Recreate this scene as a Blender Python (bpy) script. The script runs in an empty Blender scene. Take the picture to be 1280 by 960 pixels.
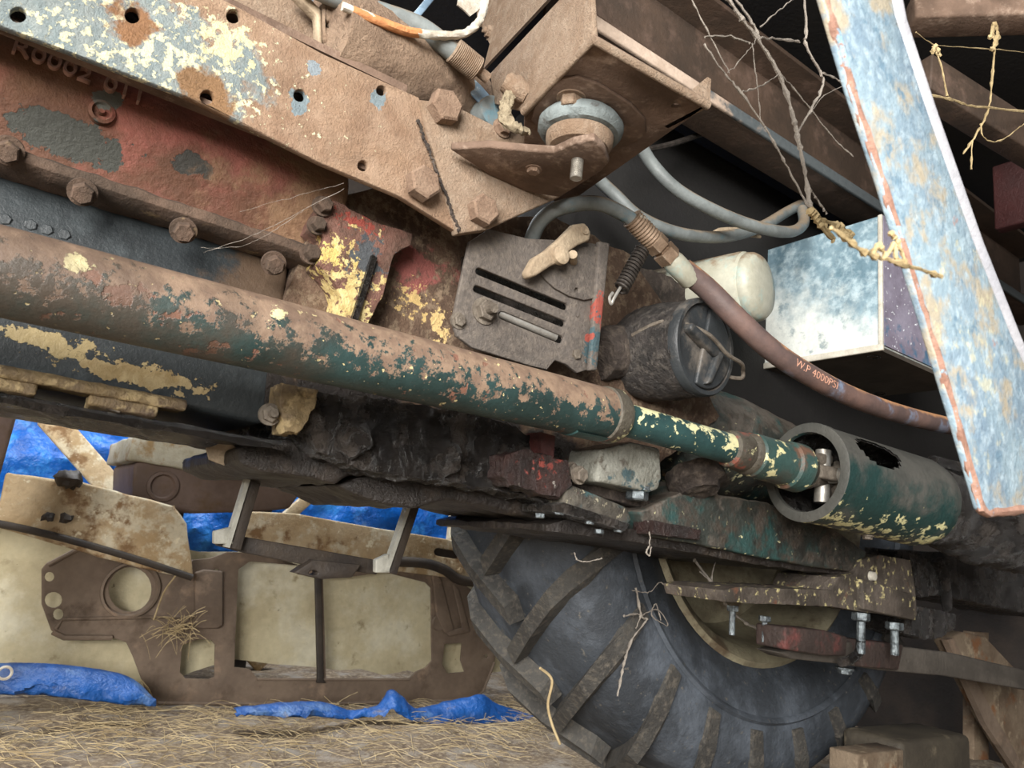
import bpy, bmesh, math, random
from mathutils import Vector, Matrix, noise
random.seed(7)
scene = bpy.context.scene
COL = scene.collection
PI = math.pi

# ------------------------------------------------------------------ camera
# world: X runs along the tractor (front to rear), Y across it, Z up, ground at Z = 0
FPX = 950.0
CAM = Vector((0, 0, .60))
_r = Vector((0.80115127, -0.58971765, 0.10193006))      # camera right
_d = Vector((0.21206945, 0.12047792, -0.96979978))      # camera down
_f = Vector((0.55962772, 0.79857258, 0.22158214))       # camera forward
cam = bpy.data.cameras.new('camera')
cam.sensor_width = 36
cam.lens = FPX / 1280 * 36
cam.clip_start = .02
cam.dof.use_dof = True
cam.dof.focus_distance = 1.25
cam.dof.aperture_fstop = 11
camo = bpy.data.objects.new('camera', cam)
COL.objects.link(camo)
u = -_d; b = -_f
camo.matrix_world = Matrix(((_r.x, u.x, b.x, CAM.x), (_r.y, u.y, b.y, CAM.y), (_r.z, u.z, b.z, CAM.z), (0, 0, 0, 1)))
scene.camera = camo

# ------------------------------------------------------------------ light
w = bpy.data.worlds.new('world'); scene.world = w; w.use_nodes = True
bg = w.node_tree.nodes['Background']
bg.inputs[0].default_value = (.92, .96, 1.0, 1)
bg.inputs[1].default_value = .26
def area(name, loc, target, sx, sy, power, col):
    l = bpy.data.lights.new(name, 'AREA'); l.shape = 'RECTANGLE'; l.size = sx; l.size_y = sy
    l.energy = power; l.color = col
    o = bpy.data.objects.new(name, l); COL.objects.link(o); o.location = loc
    o.rotation_euler = (Vector(target) - Vector(loc)).to_track_quat('-Z', 'Y').to_euler()
    return o
area('barn_doorway_daylight', (-2.3, -1.8, 1.6), (.7, 1.1, 1.0), 2.2, 1.9, 370, (1, .97, .93))
area('background_fill_light', (.9, 3.0, 3.2), (1.0, 3.1, 0), 3.6, .9, 130, (.93, .97, 1))  # added fill lamp that brightens the stored panels and tarpaulins
scene.view_settings.view_transform = 'Standard'
scene.view_settings.look = 'None'
scene.view_settings.gamma = 1
scene.view_settings.use_curve_mapping = False
scene.view_settings.exposure = .55

# ------------------------------------------------------------------ helpers
def P(px, py, X=None, Y=None, Z=None, D=None, PL=None):
    """point of the place seen at a pixel, on a plane of the tractor's own axes"""
    d = _r * (px - 640) + _d * (py - 480) + _f * FPX
    if Y is not None: t = (Y - CAM.y) / d.y
    elif X is not None: t = (X - CAM.x) / d.x
    elif Z is not None: t = (Z - CAM.z) / d.z
    elif PL is not None: t = (PL[0] - CAM).dot(PL[1]) / d.dot(PL[1])
    else: t = D / FPX
    return CAM + d * t
def px2m(px, p):                       # size in metres of so many pixels at point p
    return px * (p - CAM).dot(_f) / FPX
def lin(h):
    h = h.lstrip('#')
    c = [int(h[i:i + 2], 16) / 255 for i in (0, 2, 4)]
    return tuple(x / 12.92 if x <= .04045 else ((x + .055) / 1.055) ** 2.4 for x in c) + (1,)
V = Vector
XA, YA, ZA = V((1, 0, 0)), V((0, 1, 0)), V((0, 0, 1))

# ------------------------------------------------------------------ materials
def mat(name, base, base2=None, sc=14, layers=(), rough=.75, metal=0, bump=.3, bsc=90, bump2=0, bsc2=14, spec=.5, alpha=None, trans=0):
    m = bpy.data.materials.new(name); m.use_nodes = True
    nt = m.node_tree; N = nt.nodes; L = nt.links
    bs = N['Principled BSDF']
    geo = N.new('ShaderNodeNewGeometry')
    pos = geo.outputs['Position']
    def nz(scale, detail=6, off=0, rgh=.6):
        n = N.new('ShaderNodeTexNoise'); n.inputs['Scale'].default_value = scale
        n.inputs['Detail'].default_value = detail; n.inputs['Roughness'].default_value = rgh
        a = N.new('ShaderNodeVectorMath'); a.operation = 'ADD'; a.inputs[1].default_value = (off, off * .7, -off)
        L.new(pos, a.inputs[0]); L.new(a.outputs[0], n.inputs['Vector'])
        return n.outputs['Fac']
    def math_(op, a, b, c=None):
        n = N.new('ShaderNodeMath'); n.operation = op
        for i, v in enumerate((a, b)):
            if hasattr(v, 'links') or hasattr(v, 'is_linked'): L.new(v, n.inputs[i])
            else: n.inputs[i].default_value = v
        return n.outputs[0]
    def step(v, lo, hi):
        n = N.new('ShaderNodeMapRange'); n.interpolation_type = 'SMOOTHSTEP'
        n.inputs['From Min'].default_value = lo; n.inputs['From Max'].default_value = hi
        L.new(v, n.inputs['Value']); return n.outputs[0]
    def mixc(f, a, b_):
        n = N.new('ShaderNodeMix'); n.data_type = 'RGBA'
        L.new(f, n.inputs['Factor'])
        for i, v in ((6, a), (7, b_)):
            if isinstance(v, tuple): n.inputs[i].default_value = v
            else: L.new(v, n.inputs[i])
        return n.outputs[2]
    def mixf(f, a, b_):
        n = N.new('ShaderNodeMix')
        L.new(f, n.inputs['Factor'])
        for i, v in ((2, a), (3, b_)):
            if isinstance(v, (int, float)): n.inputs[i].default_value = v
            else: L.new(v, n.inputs[i])
        return n.outputs[0]
    b1 = lin(base); b2 = lin(base2) if base2 else tuple(c * .6 for c in b1[:3]) + (1,)
    col = mixc(step(nz(sc, 8, 3.1), .36, .66), b1, b2)
    fine = nz(sc * 9, 4, 9.7)
    rgh = rough
    hgt = None
    for i, la in enumerate(layers):
        v = nz(la.get('sc', 20), la.get('det', 6), 1.7 + 5.3 * i, la.get('rg', .65))
        kk = la.get('k', 2.2 if 'at' in la else 1)
        if kk != 1: v = math_('ADD', math_('MULTIPLY', v, kk), .5 - .5 * kk)
        if 'at' in la:
            s = N.new('ShaderNodeVectorMath'); s.operation = 'SUBTRACT'; L.new(pos, s.inputs[0]); s.inputs[1].default_value = la['at']
            dv = N.new('ShaderNodeVectorMath'); dv.operation = 'DIVIDE'; L.new(s.outputs[0], dv.inputs[0]); dv.inputs[1].default_value = la['r']
            ln = N.new('ShaderNodeVectorMath'); ln.operation = 'LENGTH'; L.new(dv.outputs[0], ln.inputs[0])
            k = math_('SUBTRACT', 1.0, ln.outputs['Value']); k = math_('MAXIMUM', k, -2.0)
            v = math_('ADD', v, math_('MULTIPLY', k, la.get('g', .5)))
        if 'n' in la:
            dt = N.new('ShaderNodeVectorMath'); dt.operation = 'DOT_PRODUCT'; L.new(geo.outputs['Normal'], dt.inputs[0]); dt.inputs[1].default_value = la['n']
            v = math_('ADD', v, math_('MULTIPLY', dt.outputs['Value'], la.get('gn', .4)))
        if 'ax' in la:      # gradient along an axis: grows with dot(pos, ax)+off
            dt = N.new('ShaderNodeVectorMath'); dt.operation = 'DOT_PRODUCT'; L.new(pos, dt.inputs[0]); dt.inputs[1].default_value = la['ax']
            v = math_('ADD', v, math_('ADD', dt.outputs['Value'], la.get('off', 0)))
        th = la.get('th', .6); sf = la.get('sf', .03)
        f = step(v, th - sf, th + sf)
        if 'a' in la: f = math_('MULTIPLY', f, la['a'])
        c = lin(la['c'])
        if 'c2' in la: c = mixc(step(nz(la.get('sc2', 40), 6, 8 + i), .4, .62), c, lin(la['c2']))
        col = mixc(f, col, c)
        if 'ro' in la: rgh = mixf(f, rgh, la['ro'])
        if la.get('h'):
            e = math_('MULTIPLY', f, la['h']); hgt = e if hgt is None else math_('ADD', hgt, e)
    hs = N.new('ShaderNodeMix'); hs.data_type = 'RGBA'; hs.blend_type = 'MULTIPLY'; hs.inputs['Factor'].default_value = .2
    mr = N.new('ShaderNodeMapRange'); mr.inputs['From Min'].default_value = .3; mr.inputs['From Max'].default_value = .7
    mr.inputs['To Min'].default_value = .45; mr.inputs['To Max'].default_value = 1.35
    L.new(fine, mr.inputs['Value'])
    L.new(col, hs.inputs[6]); L.new(mr.outputs[0], hs.inputs[7])
    L.new(hs.outputs[2], bs.inputs['Base Color'])
    if isinstance(rgh, (int, float)): bs.inputs['Roughness'].default_value = rgh
    else: L.new(rgh, bs.inputs['Roughness'])
    bs.inputs['Metallic'].default_value = metal
    bs.inputs['Specular IOR Level'].default_value = spec
    if alpha is not None: bs.inputs['Alpha'].default_value = alpha
    if trans: bs.inputs['Transmission Weight'].default_value = trans
    h1 = nz(bsc, 6, 2.2, .7)
    h = math_('MULTIPLY', h1, bump)
    if bump2: h = math_('ADD', h, math_('MULTIPLY', nz(bsc2, 5, 4.4), bump2))
    if hgt is not None: h = math_('ADD', h, hgt)
    bp = N.new('ShaderNodeBump'); bp.inputs['Strength'].default_value = 1.0; bp.inputs['Distance'].default_value = .01
    L.new(h, bp.inputs['Height']); L.new(bp.outputs[0], bs.inputs['Normal'])
    return m

MT = {}

# ------------------------------------------------------------------ object building
WM = {}
def link(name, me, m, parent=None, mw=None, label=None, cat=None, group=None, kind=None):
    o = bpy.data.objects.new(name, me); COL.objects.link(o)
    if m is not None and me is not None and not me.materials: me.materials.append(m)
    mw = mw or Matrix.Identity(4)
    WM[o.name] = mw
    if parent is not None:
        o.parent = parent
        o.matrix_parent_inverse = WM[parent.name].inverted()
    o.matrix_basis = mw
    if label: o['label'] = label
    if cat: o['category'] = cat
    if group: o['group'] = group
    if kind: o['kind'] = kind
    return o
def empty(name, loc, label, cat, parent=None, group=None):
    o = link(name, None, None, parent, Matrix.Translation(loc), label, cat, group)
    return o
def finish(name, bm, m, parent=None, bevel=0, smooth=True, crust=None, seg=2, **kw):
    """bmesh in world coordinates -> object with its origin at its own centre"""
    bmesh.ops.recalc_face_normals(bm, faces=bm.faces[:])
    if crust: _crust(bm, *crust)
    lo = V((1e9,) * 3); hi = -lo
    for v in bm.verts:
        for k in range(3): lo[k] = min(lo[k], v.co[k]); hi[k] = max(hi[k], v.co[k])
    c = (lo + hi) / 2
    if 'base' in kw:
        kw.pop('base'); c.z = lo.z
    for v in bm.verts: v.co -= c
    me = bpy.data.meshes.new(name); bm.to_mesh(me); bm.free()
    if smooth: me.shade_smooth()
    o = link(name, me, m, parent, Matrix.Translation(c), **kw)
    if bevel:
        md = o.modifiers.new('bevel', 'BEVEL'); md.width = bevel; md.segments = seg; md.limit_method = 'ANGLE'; md.angle_limit = math.radians(38)
        md.harden_normals = False
    if smooth:
        me.set_sharp_from_angle(angle=math.radians(40)) if not bevel else None
    return o
def _crust(bm, size, amp, scale):
    for it in range(6):
        es = [e for e in bm.edges if e.calc_length() > size]
        if not es or len(bm.verts) > 40000: break
        bmesh.ops.subdivide_edges(bm, edges=es, cuts=1, use_grid_fill=True)
        bmesh.ops.triangulate(bm, faces=[f for f in bm.faces if len(f.verts) > 4])
    bm.normal_update()
    for v in bm.verts:
        n = noise.fractal(v.co * scale, 1.0, 2.0, 4)
        v.co += v.normal * (n * amp)
def bm_prism(loop, ext, holes=()):
    """flat outline (3D points) pushed out by vector ext, with cut-outs"""
    bm = bmesh.new(); edges = []
    for lp in [loop] + list(holes):
        vs = [bm.verts.new(p) for p in lp]
        edges += [bm.edges.new((vs[i], vs[(i + 1) % len(vs)])) for i in range(len(vs))]
    if not holes and len(loop) < 5:
        bm.faces.new(bm.verts[:])
    elif not holes:
        bm.faces.new(bm.verts[:])
    else:
        bmesh.ops.triangle_fill(bm, use_beauty=True, edges=edges)
    r = bmesh.ops.extrude_face_region(bm, geom=bm.faces[:])
    vs = [g for g in r['geom'] if isinstance(g, bmesh.types.BMVert)]
    bmesh.ops.translate(bm, verts=vs, vec=ext)
    return bm
def prism(name, loop, ext, m, parent=None, holes=(), **kw):
    return finish(name, bm_prism(loop, V(ext), holes), m, parent, **kw)
def pxl(pts, **kw): return [P(x, y, **kw) for x, y in pts]
def plate(name, pts, Y, t, m, parent=None, holes=(), **kw):
    """outline on the plane Y = const, thickness t away from the viewer"""
    return prism(name, pxl(pts, Y=Y), (0, t, 0), m, parent, [pxl(h, Y=Y) for h in holes], **kw)
def shelf(name, pts, Z, t, m, parent=None, holes=(), **kw):
    return prism(name, pxl(pts, Z=Z), (0, 0, t), m, parent, [pxl(h, Z=Z) for h in holes], **kw)
def circ(cx, cy, rx, ry=None, n=14, rot=0):
    ry = ry or rx; out = []
    for i in range(n):
        a = 2 * PI * i / n; x, y = rx * math.cos(a), ry * math.sin(a)
        out.append((cx + x * math.cos(rot) - y * math.sin(rot), cy + x * math.sin(rot) + y * math.cos(rot)))
    return out
def slot(x0, y0, x1, y1, wd, n=5):
    a = math.atan2(y1 - y0, x1 - x0); out = []
    for i in range(n + 1):
        t = a - PI / 2 + PI * i / n; out.append((x1 + wd / 2 * math.cos(t), y1 + wd / 2 * math.sin(t)))
    for i in range(n + 1):
        t = a + PI / 2 + PI * i / n; out.append((x0 + wd / 2 * math.cos(t), y0 + wd / 2 * math.sin(t)))
    return out
def frame_of(d):
    d = d.normalized(); a = ZA if abs(d.z) < .9 else XA
    s = d.cross(a).normalized(); return s, s.cross(d)
def bm_tube(pts, rad, seg=12, closed_caps=True, bm=None):
    bm = bm or bmesh.new(); rings = []
    n = len(pts); s = None
    for i, p in enumerate(pts):
        d = (pts[min(i + 1, n - 1)] - pts[max(i - 1, 0)])
        if d.length < 1e-9: d = pts[1] - pts[0]
        d.normalize()
        if s is None: s, t = frame_of(d)
        else:
            s = (s - d * s.dot(d)).normalized()
        t = d.cross(s)
        r = rad[i] if isinstance(rad, (list, tuple)) else rad
        rings.append([bm.verts.new(p + (s * math.cos(2 * PI * k / seg) + t * math.sin(2 * PI * k / seg)) * r) for k in range(seg)])
    for i in range(n - 1):
        for k in range(seg):
            bm.faces.new((rings[i][k], rings[i][(k + 1) % seg], rings[i + 1][(k + 1) % seg], rings[i + 1][k]))
    if closed_caps:
        bm.faces.new(rings[0][::-1]); bm.faces.new(rings[-1])
    return bm
def smooth_path(pts, per=8):
    out = []; n = len(pts)
    for i in range(n - 1):
        p0, p1, p2, p3 = pts[max(i - 1, 0)], pts[i], pts[i + 1], pts[min(i + 2, n - 1)]
        for k in range(per):
            t = k / per
            out.append(.5 * ((2 * p1) + (p2 - p0) * t + (2 * p0 - 5 * p1 + 4 * p2 - p3) * t * t + (3 * p1 - p0 - 3 * p2 + p3) * t ** 3))
    out.append(pts[-1]); return out
def tube(name, pts, rad, m, parent=None, seg=12, smooth_n=0, **kw):
    if smooth_n:
        if isinstance(rad, (list, tuple)):
            rr = []
            for i in range(len(rad) - 1):
                for k in range(smooth_n): rr.append(rad[i] + (rad[i + 1] - rad[i]) * k / smooth_n)
            rad = rr + [rad[-1]]
        pts = smooth_path(pts, smooth_n)
    return finish(name, bm_tube(pts, rad, seg), m, parent, **kw)
def bm_lathe(o, ax, prof, seg=40, a0=0, a1=2 * PI, s=None, bm=None):
    """prof: (distance along axis, radius); closed round or an arc"""
    bm = bm or bmesh.new(); ax = ax.normalized()
    if s is None: s, t = frame_of(ax)
    else: s = (s - ax * s.dot(ax)).normalized()
    t = ax.cross(s)
    full = abs(a1 - a0 - 2 * PI) < 1e-6; cnt = seg if full else seg + 1; rings = []
    for d, r in prof:
        if r < 1e-6: rings.append([bm.verts.new(o + ax * d)])
        else: rings.append([bm.verts.new(o + ax * d + (s * math.cos(a0 + (a1 - a0) * k / seg) + t * math.sin(a0 + (a1 - a0) * k / seg)) * r) for k in range(cnt)])
    for i in range(len(rings) - 1):
        A, B = rings[i], rings[i + 1]
        for k in range(seg):
            k2 = (k + 1) % cnt
            f = [A[0] if len(A) == 1 else A[k]]
            if len(A) > 1: f.append(A[k2])
            if len(B) > 1: f += [B[k2], B[k]]
            else: f.append(B[0])
            if len(f) > 2: bm.faces.new(f)
    return bm
def lathe(name, o, ax, prof, m, parent=None, seg=40, **kw):
    return finish(name, bm_lathe(o, ax, prof, seg), m, parent, **kw)
def bm_box(lo, hi, bm=None):
    bm = bm or bmesh.new()
    vs = [bm.verts.new((x, y, z)) for z in (lo[2], hi[2]) for y in (lo[1], hi[1]) for x in (lo[0], hi[0])]
    for f in ((0, 2, 3, 1), (4, 5, 7, 6), (0, 1, 5, 4), (2, 6, 7, 3), (0, 4, 6, 2), (1, 3, 7, 5)): bm.faces.new([vs[i] for i in f])
    return bm
def box(name, lo, hi, m, parent=None, **kw): return finish(name, bm_box(lo, hi), m, parent, **kw)
def bar(name, a, b_, wd, ht, m, parent=None, side=None, **kw):
    """square bar from a to b_"""
    d = (b_ - a).normalized(); s = side or (ZA if abs(d.z) < .9 else YA)
    s = (s - d * s.dot(d)).normalized(); t = d.cross(s)
    loop = [a + s * wd / 2 + t * ht / 2, a - s * wd / 2 + t * ht / 2, a - s * wd / 2 - t * ht / 2, a + s * wd / 2 - t * ht / 2]
    return prism(name, loop, b_ - a, m, parent, **kw)
def sweepx(name, prof, x0, x1, m, parent=None, n=1, **kw):
    """profile (Y, Z) carried along the tractor"""
    return prism(name, [V((x0, y, z)) for y, z in prof], (x1 - x0, 0, 0), m, parent, **kw)
_bolt = {}
def bolt(parent, p, d, af, m, stud=0, washer=True, head=.6, name='bolt', **kw):
    """hex head of size af (radius) pointing along d, standing on p; stud pokes through"""
    key = (round(af, 4), round(stud, 4), washer, head, m.name)
    if key not in _bolt:
        bm = bmesh.new(); z0 = 0
        if washer:
            bm_lathe(V((0, 0, 0)), ZA, [(-.003, 0), (-.003, af * 1.3), (af * .16, af * 1.3), (af * .16, 0)], 20, bm=bm); z0 = af * .16
        bm_lathe(V((0, 0, 0)), ZA, [(z0, 0), (z0, af), (z0 + af * head * .85, af), (z0 + af * head, af * .86), (z0 + af * head, 0)], 6, bm=bm)
        if stud:
            bm_lathe(V((0, 0, 0)), ZA, [(z0 + af * head - .001, 0), (z0 + af * head - .001, af * .48), (z0 + af * head + stud, af * .48), (z0 + af * head + stud, 0)], 12, bm=bm)
        bmesh.ops.recalc_face_normals(bm, faces=bm.faces[:])
        me = bpy.data.meshes.new('bolt'); bm.to_mesh(me); bm.free(); me.materials.append(m); _bolt[key] = me
    mw = Matrix.Translation(p) @ d.to_track_quat('Z', 'Y').to_matrix().to_4x4() @ Matrix.Rotation(random.random() * 1.0, 4, 'Z')
    return link(name, _bolt[key], m, parent, mw, **kw)
def text_mesh(name, s, size, depth, mw, m, parent, **kw):
    cu = bpy.data.curves.new('t', 'FONT'); cu.body = s; cu.size = size; cu.extrude = depth; cu.align_x = 'CENTER'; cu.align_y = 'CENTER'; cu.resolution_u = 3
    to = bpy.data.objects.new('t', cu); COL.objects.link(to)
    dg = bpy.context.evaluated_depsgraph_get()
    me = bpy.data.meshes.new_from_object(to.evaluated_get(dg)); bpy.data.objects.remove(to)
    return me

# ------------------------------------------------------------------ the setting
MT['soil'] = mat('soil', '#7d6c58', '#5c4c3e', 9, [dict(c='#a08f76', sc=60, th=.55, sf=.1), dict(c='#948b80', sc=9, th=.58, sf=.1)], rough=.95, bump=.8, bsc=70, bump2=1.5, bsc2=9)
MT['barn_timber'] = mat('barn_timber', '#2c231c', '#1d1713', 6, rough=.9, bump=.5, bsc=30)
MT['barn_steel'] = mat('barn_steel', '#4b4a47', '#393634', 3, [dict(c='#5c4633', sc=5, th=.62)], rough=.8, bump=.2)
bm = bmesh.new()
NX, NY = 120, 90
g = [[None] * NX for _ in range(NY)]
for j in range(NY):
    for i in range(NX):
        x = -4.5 + 9.5 * i / (NX - 1); y = -3.5 + 9 * j / (NY - 1)
        z = .03 * noise.fractal(V((x * 1.6, y * 1.6, 0)), 1, 2, 5) - .02
        g[j][i] = bm.verts.new((x, y, z))
for j in range(NY - 1):
    for i in range(NX - 1): bm.faces.new((g[j][i], g[j][i + 1], g[j + 1][i + 1], g[j + 1][i]))
fl = finish('floor', bm, MT['soil'], kind='structure', label='bare earth barn floor littered with straw')
def ground(x, y): return .03 * noise.fractal(V((x * 1.6, y * 1.6, 0)), 1, 2, 5) - .02
# far and rear walls in upright boards, unseen roof added to shade the tractor, cut short to brighten the panels; front and left stay open to daylight
wb = box('wall_back', (-1.2, 4.55, -.1), (3.8, 4.6, 3.1), MT['barn_timber'], kind='structure', label='dark timber wall behind the stored panels')
wr = box('wall_right', (3.75, -1.6, -.1), (3.8, 4.55, 3.1), MT['barn_timber'], kind='structure', label='dark timber wall added beyond the rear wheel to keep the gap dark')  # dark wall added to block light and blacken the far right
box('ceiling', (-1.4, -1.7, 3.1), (4.9, 2.35, 3.14), MT['barn_steel'], kind='structure', label='unseen corrugated steel roof added for shade')

# ------------------------------------------------------------------ paints
DUST = '#a98c6e'
def pr(px, py, Y): return tuple(P(px, py, Y=Y))
MT['rail'] = mat('rail_paint', '#9a7e65', '#886c56', 7, [
    dict(c='#aa917a', sc=30, th=.54, sf=.2, a=.7), dict(c='#7c624e', sc=150, th=.62, sf=.08, a=.35),
    dict(c='#7f8b8c', c2='#8d9593', at=pr(150, 55, .95), r=(.19, .1, .10), g=.9, th=.62, sf=.08, sc=14, k=1.6, ro=.45, h=.05),
    dict(c='#dcd6b2', at=pr(185, 62, .95), r=(.17, .1, .10), g=.25, th=.72, sf=.04, sc=95, det=6, h=.06),
    dict(c='#d8d0a6', at=pr(285, 55, .95), r=(.045, .1, .04), g=.4, th=.66, sf=.05, sc=60, h=.06),
    dict(c='#7d8b90', at=pr(374, 126, .95), r=(.016, .1, .02), g=.9, th=.6, sc=60), dict(c='#7d8b90', at=pr(473, 122, .95), r=(.014, .1, .018), g=.9, th=.6, sc=60),
    dict(c='#8a949a', at=pr(393, 84, .95), r=(.012, .1, .014), g=.9, th=.6, sc=60),
    dict(c='#8a6546', at=pr(166, 25, .95), r=(.035, .1, .035), g=.8, th=.75, sf=.12, sc=20), dict(c='#8a6a4a', at=pr(258, 125, .95), r=(.05, .1, .04), g=.8, th=.75, sf=.12, sc=20)],
    rough=.8, bump=.5, bsc=260, bump2=.2, bsc2=60)
MT['dusty'] = mat('dusty_brown_steel', '#9b8570', '#8a725c', 9, [dict(c='#ad9a86', sc=45, th=.58, sf=.15, a=.7)], rough=.9, bump=.6, bsc=260, bump2=.3, bsc2=60)
MT['dusty_dark'] = mat('shaded_dusty_underside', '#786253', '#584639', 8, [dict(c='#948070', sc=30, th=.62, sf=.1)], rough=.85, bump=.25, bsc=120)  # darker copy of the dusty brown steel, painting shade onto undersides
MT['dust_bolt'] = mat('dusty_bolt', '#937b67', '#7c6452', 30, rough=.92, bump=.5, bsc=200)
MT['red'] = mat('red_block', '#8e5246', '#6d4035', 8, [
    dict(c='#6b4a33', sc=5, th=.55, sf=.12), dict(c='#5a3a28', n=(0, 0, -1), gn=.5, th=.62, sf=.15, sc=10),  # browner downward faces paint the shade low on the block
    dict(c='#3c3d37', at=pr(90, 165, 1.07), r=(.085, .2, .03), g=1.0, th=.72, sf=.02, sc=35, h=-.05),
    dict(c='#35332e', at=pr(240, 205, 1.07), r=(.04, .2, .018), g=1.0, th=.72, sf=.03, sc=35, h=-.05),
    dict(c='#666760', at=pr(135, 125, 1.07), r=(.02, .2, .02), g=1.0, th=.65, sf=.04, sc=35),
    dict(c='#8f7560', n=(0, 0, 1), gn=.7, th=.85, sf=.15, sc=25), dict(c='#84664c', ax=(1.0, 0, 0), off=-.2, th=.6, sf=.12, sc=18)], rough=.7, bump=.3, bsc=110, bump2=.3, bsc2=20)
MT['flange'] = mat('engine_flange', '#604c3e', '#403328', 10, [dict(c='#8f7a58', sc=26, th=.66, sf=.06)], rough=.85, bump=.5, bsc=90)
MT['sump'] = mat('sump_blueblack', '#303537', '#25292b', 6, [
    dict(c='#43494b', sc=8, th=.6, sf=.1),
    dict(c='#a89670', c2='#95815a', at=pr(165, 470, 1.1), r=(.11, .2, .018), g=.75, th=.62, sf=.02, sc=50, h=.05),
    dict(c='#a5946c', at=pr(50, 428, 1.1), r=(.1, .2, .016), g=.55, th=.64, sf=.02, sc=55, h=.05),
    dict(c='#4d3e31', at=pr(340, 360, 1.1), r=(.09, .3, .1), g=.7, th=.55, sf=.15, sc=10)], rough=.45, bump=.15, bsc=100)
MT['ochre'] = mat('ochre_flange', '#7c6a4a', '#54463a', 20, [dict(c='#a08d68', sc=30, th=.56, sf=.05), dict(c='#3c3126', sc=24, th=.66, sf=.05)], rough=.6, bump=.5, bsc=90, bump2=.3, bsc2=30)
MT['grime'] = mat('oily_grime', '#211d1a', '#131110', 14, [dict(c='#3d352e', sc=16, th=.58, sf=.1, ro=.5)], rough=.24, bump=1.6, bsc=150, bump2=3.0, bsc2=48, spec=.8)
MT['grime_dry'] = mat('dry_grime', '#4a4039', '#332b26', 18, [dict(c='#655a50', sc=40, th=.55, sf=.1)], rough=.8, bump=1.0, bsc=120, bump2=.6, bsc2=36)
MT['housing'] = mat('clutch_housing', '#66503f', '#4a382b', 12, [
    dict(c='#7d6a56', sc=60, th=.55, sf=.08),
    dict(c='#8a4f48', at=pr(515, 335, 1.08), r=(.06, .2, .06), g=.4, th=.62, sf=.12, sc=20),
    dict(c='#c8aa70', at=pr(520, 375, 1.08), r=(.03, .2, .03), g=.32, th=.64, sf=.06, sc=90), dict(c='#cdb078', at=pr(550, 405, 1.08), r=(.018, .2, .032), g=.4, th=.62, sf=.06, sc=80),
    dict(c='#2a2420', at=pr(500, 560, 1.08), r=(.5, .4, .12), g=.7, th=.6, sf=.15, sc=14, ro=.4)], rough=.85, bump=.7, bsc=130, bump2=.5, bsc2=40)
MT['lug_paint'] = mat('chipped_yellow_lug', '#6e4c40', '#4c382c', 18, [
    dict(c='#cdb981', c2='#b39c64', at=pr(435, 380, 1.03), r=(.045, .2, .085), g=.34, th=.60, sf=.06, sc=60, k=2.4),
    dict(c='#44474a', at=pr(460, 320, 1.03), r=(.03, .2, .04), g=.4, th=.62, sf=.05, sc=60),
    dict(c='#8c4034', at=pr(450, 277, 1.03), r=(.04, .2, .014), g=.35, th=.66, sf=.05, sc=90), dict(c='#c6ae68', at=pr(415, 318, 1.03), r=(.03, .2, .022), g=.35, th=.62, sf=.05, sc=80)], rough=.75, bump=.6, bsc=90, bump2=.4, bsc2=40)
MT['greyplate'] = mat('grey_plate', '#5f5852', '#524b45', 12, [
    dict(c='#6f665d', sc=90, th=.55, sf=.15), dict(c='#94483c', at=pr(743, 390, .985), r=(.012, .1, .035), g=.8, th=.6, sf=.04, sc=60),
    dict(c='#3f5358', at=pr(738, 430, .985), r=(.02, .1, .05), g=.5, th=.62, sf=.04, sc=40), dict(c='#94483c', at=pr(734, 422, .985), r=(.006, .1, .008), g=.8, th=.5, sc=60)], rough=.75, bump=.35, bsc=160)
MT['steel'] = mat('worn_steel', '#b5b2ab', '#8a857c', 30, rough=.4, metal=.6, bump=.1)
MT['nut'] = mat('dusty_nut', '#7d7468', '#5f564c', 40, rough=.6, metal=.3, bump=.3, bsc=160)
MT['oilnut'] = mat('oily_bright_nut', '#8f989c', '#4f5558', 60, rough=.25, metal=.7, bump=.3, bsc=160)
MT['tan'] = mat('tan_lever', '#b09e85', '#8d7c66', 25, rough=.85, bump=.3)
MT['hose'] = mat('grey_hose', '#7d8382', '#666b6a', 12, [dict(c='#8a7c6a', n=(0, 0, 1), gn=.4, th=.7, sf=.12, sc=12), dict(c='#5f7880', sc=16, th=.62, sf=.05)], rough=.5, bump=.1)
MT['rhose'] = mat('rubber_hose', '#775f57', '#5c4d4a', 10, [dict(c='#c39168', n=(-.2, -.2, 1), gn=.45, th=.86, sf=.1, sc=9), dict(c='#7e8aa0', sc=7, th=.6, sf=.06)], rough=.55, bump=.1)
MT['brass'] = mat('dusty_fitting', '#9a846f', '#77624f', 25, [dict(c='#b9b3a4', sc=20, th=.6)], rough=.55, metal=.35, bump=.2)
MT['spring'] = mat('spring_steel', '#4c4641', '#332e2a', 40, rough=.5, metal=.5, bump=.3)
MT['filter'] = mat('filter_black', '#433e3b', '#2d2a28', 16, [dict(c='#5d5751', sc=60, th=.56, sf=.1)], rough=.6, bump=1.0, bsc=130, bump2=.9, bsc2=45)
MT['cap'] = mat('cap_plastic', '#3d4144', '#2f3234', 8, [dict(c='#6a645d', sc=14, th=.58, sf=.1), dict(c='#57514b', n=(0, 0, 1), gn=.4, th=.75, sf=.1, sc=20)], rough=.42, bump=.12, bsc=150)
MT['can'] = mat('cream_canister', '#b3b2a2', '#a3a190', 10, [dict(c='#9fb6b0', sc=9, th=.62, sf=.05), dict(c='#8d7a64', n=(0, 0, 1), gn=.5, th=.82, sf=.1, sc=20), dict(c='#5b5347', ax=(0, 4, 0), off=-4.55, th=.62, sf=.12, sc=30)], rough=.45, bump=.1)
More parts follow.
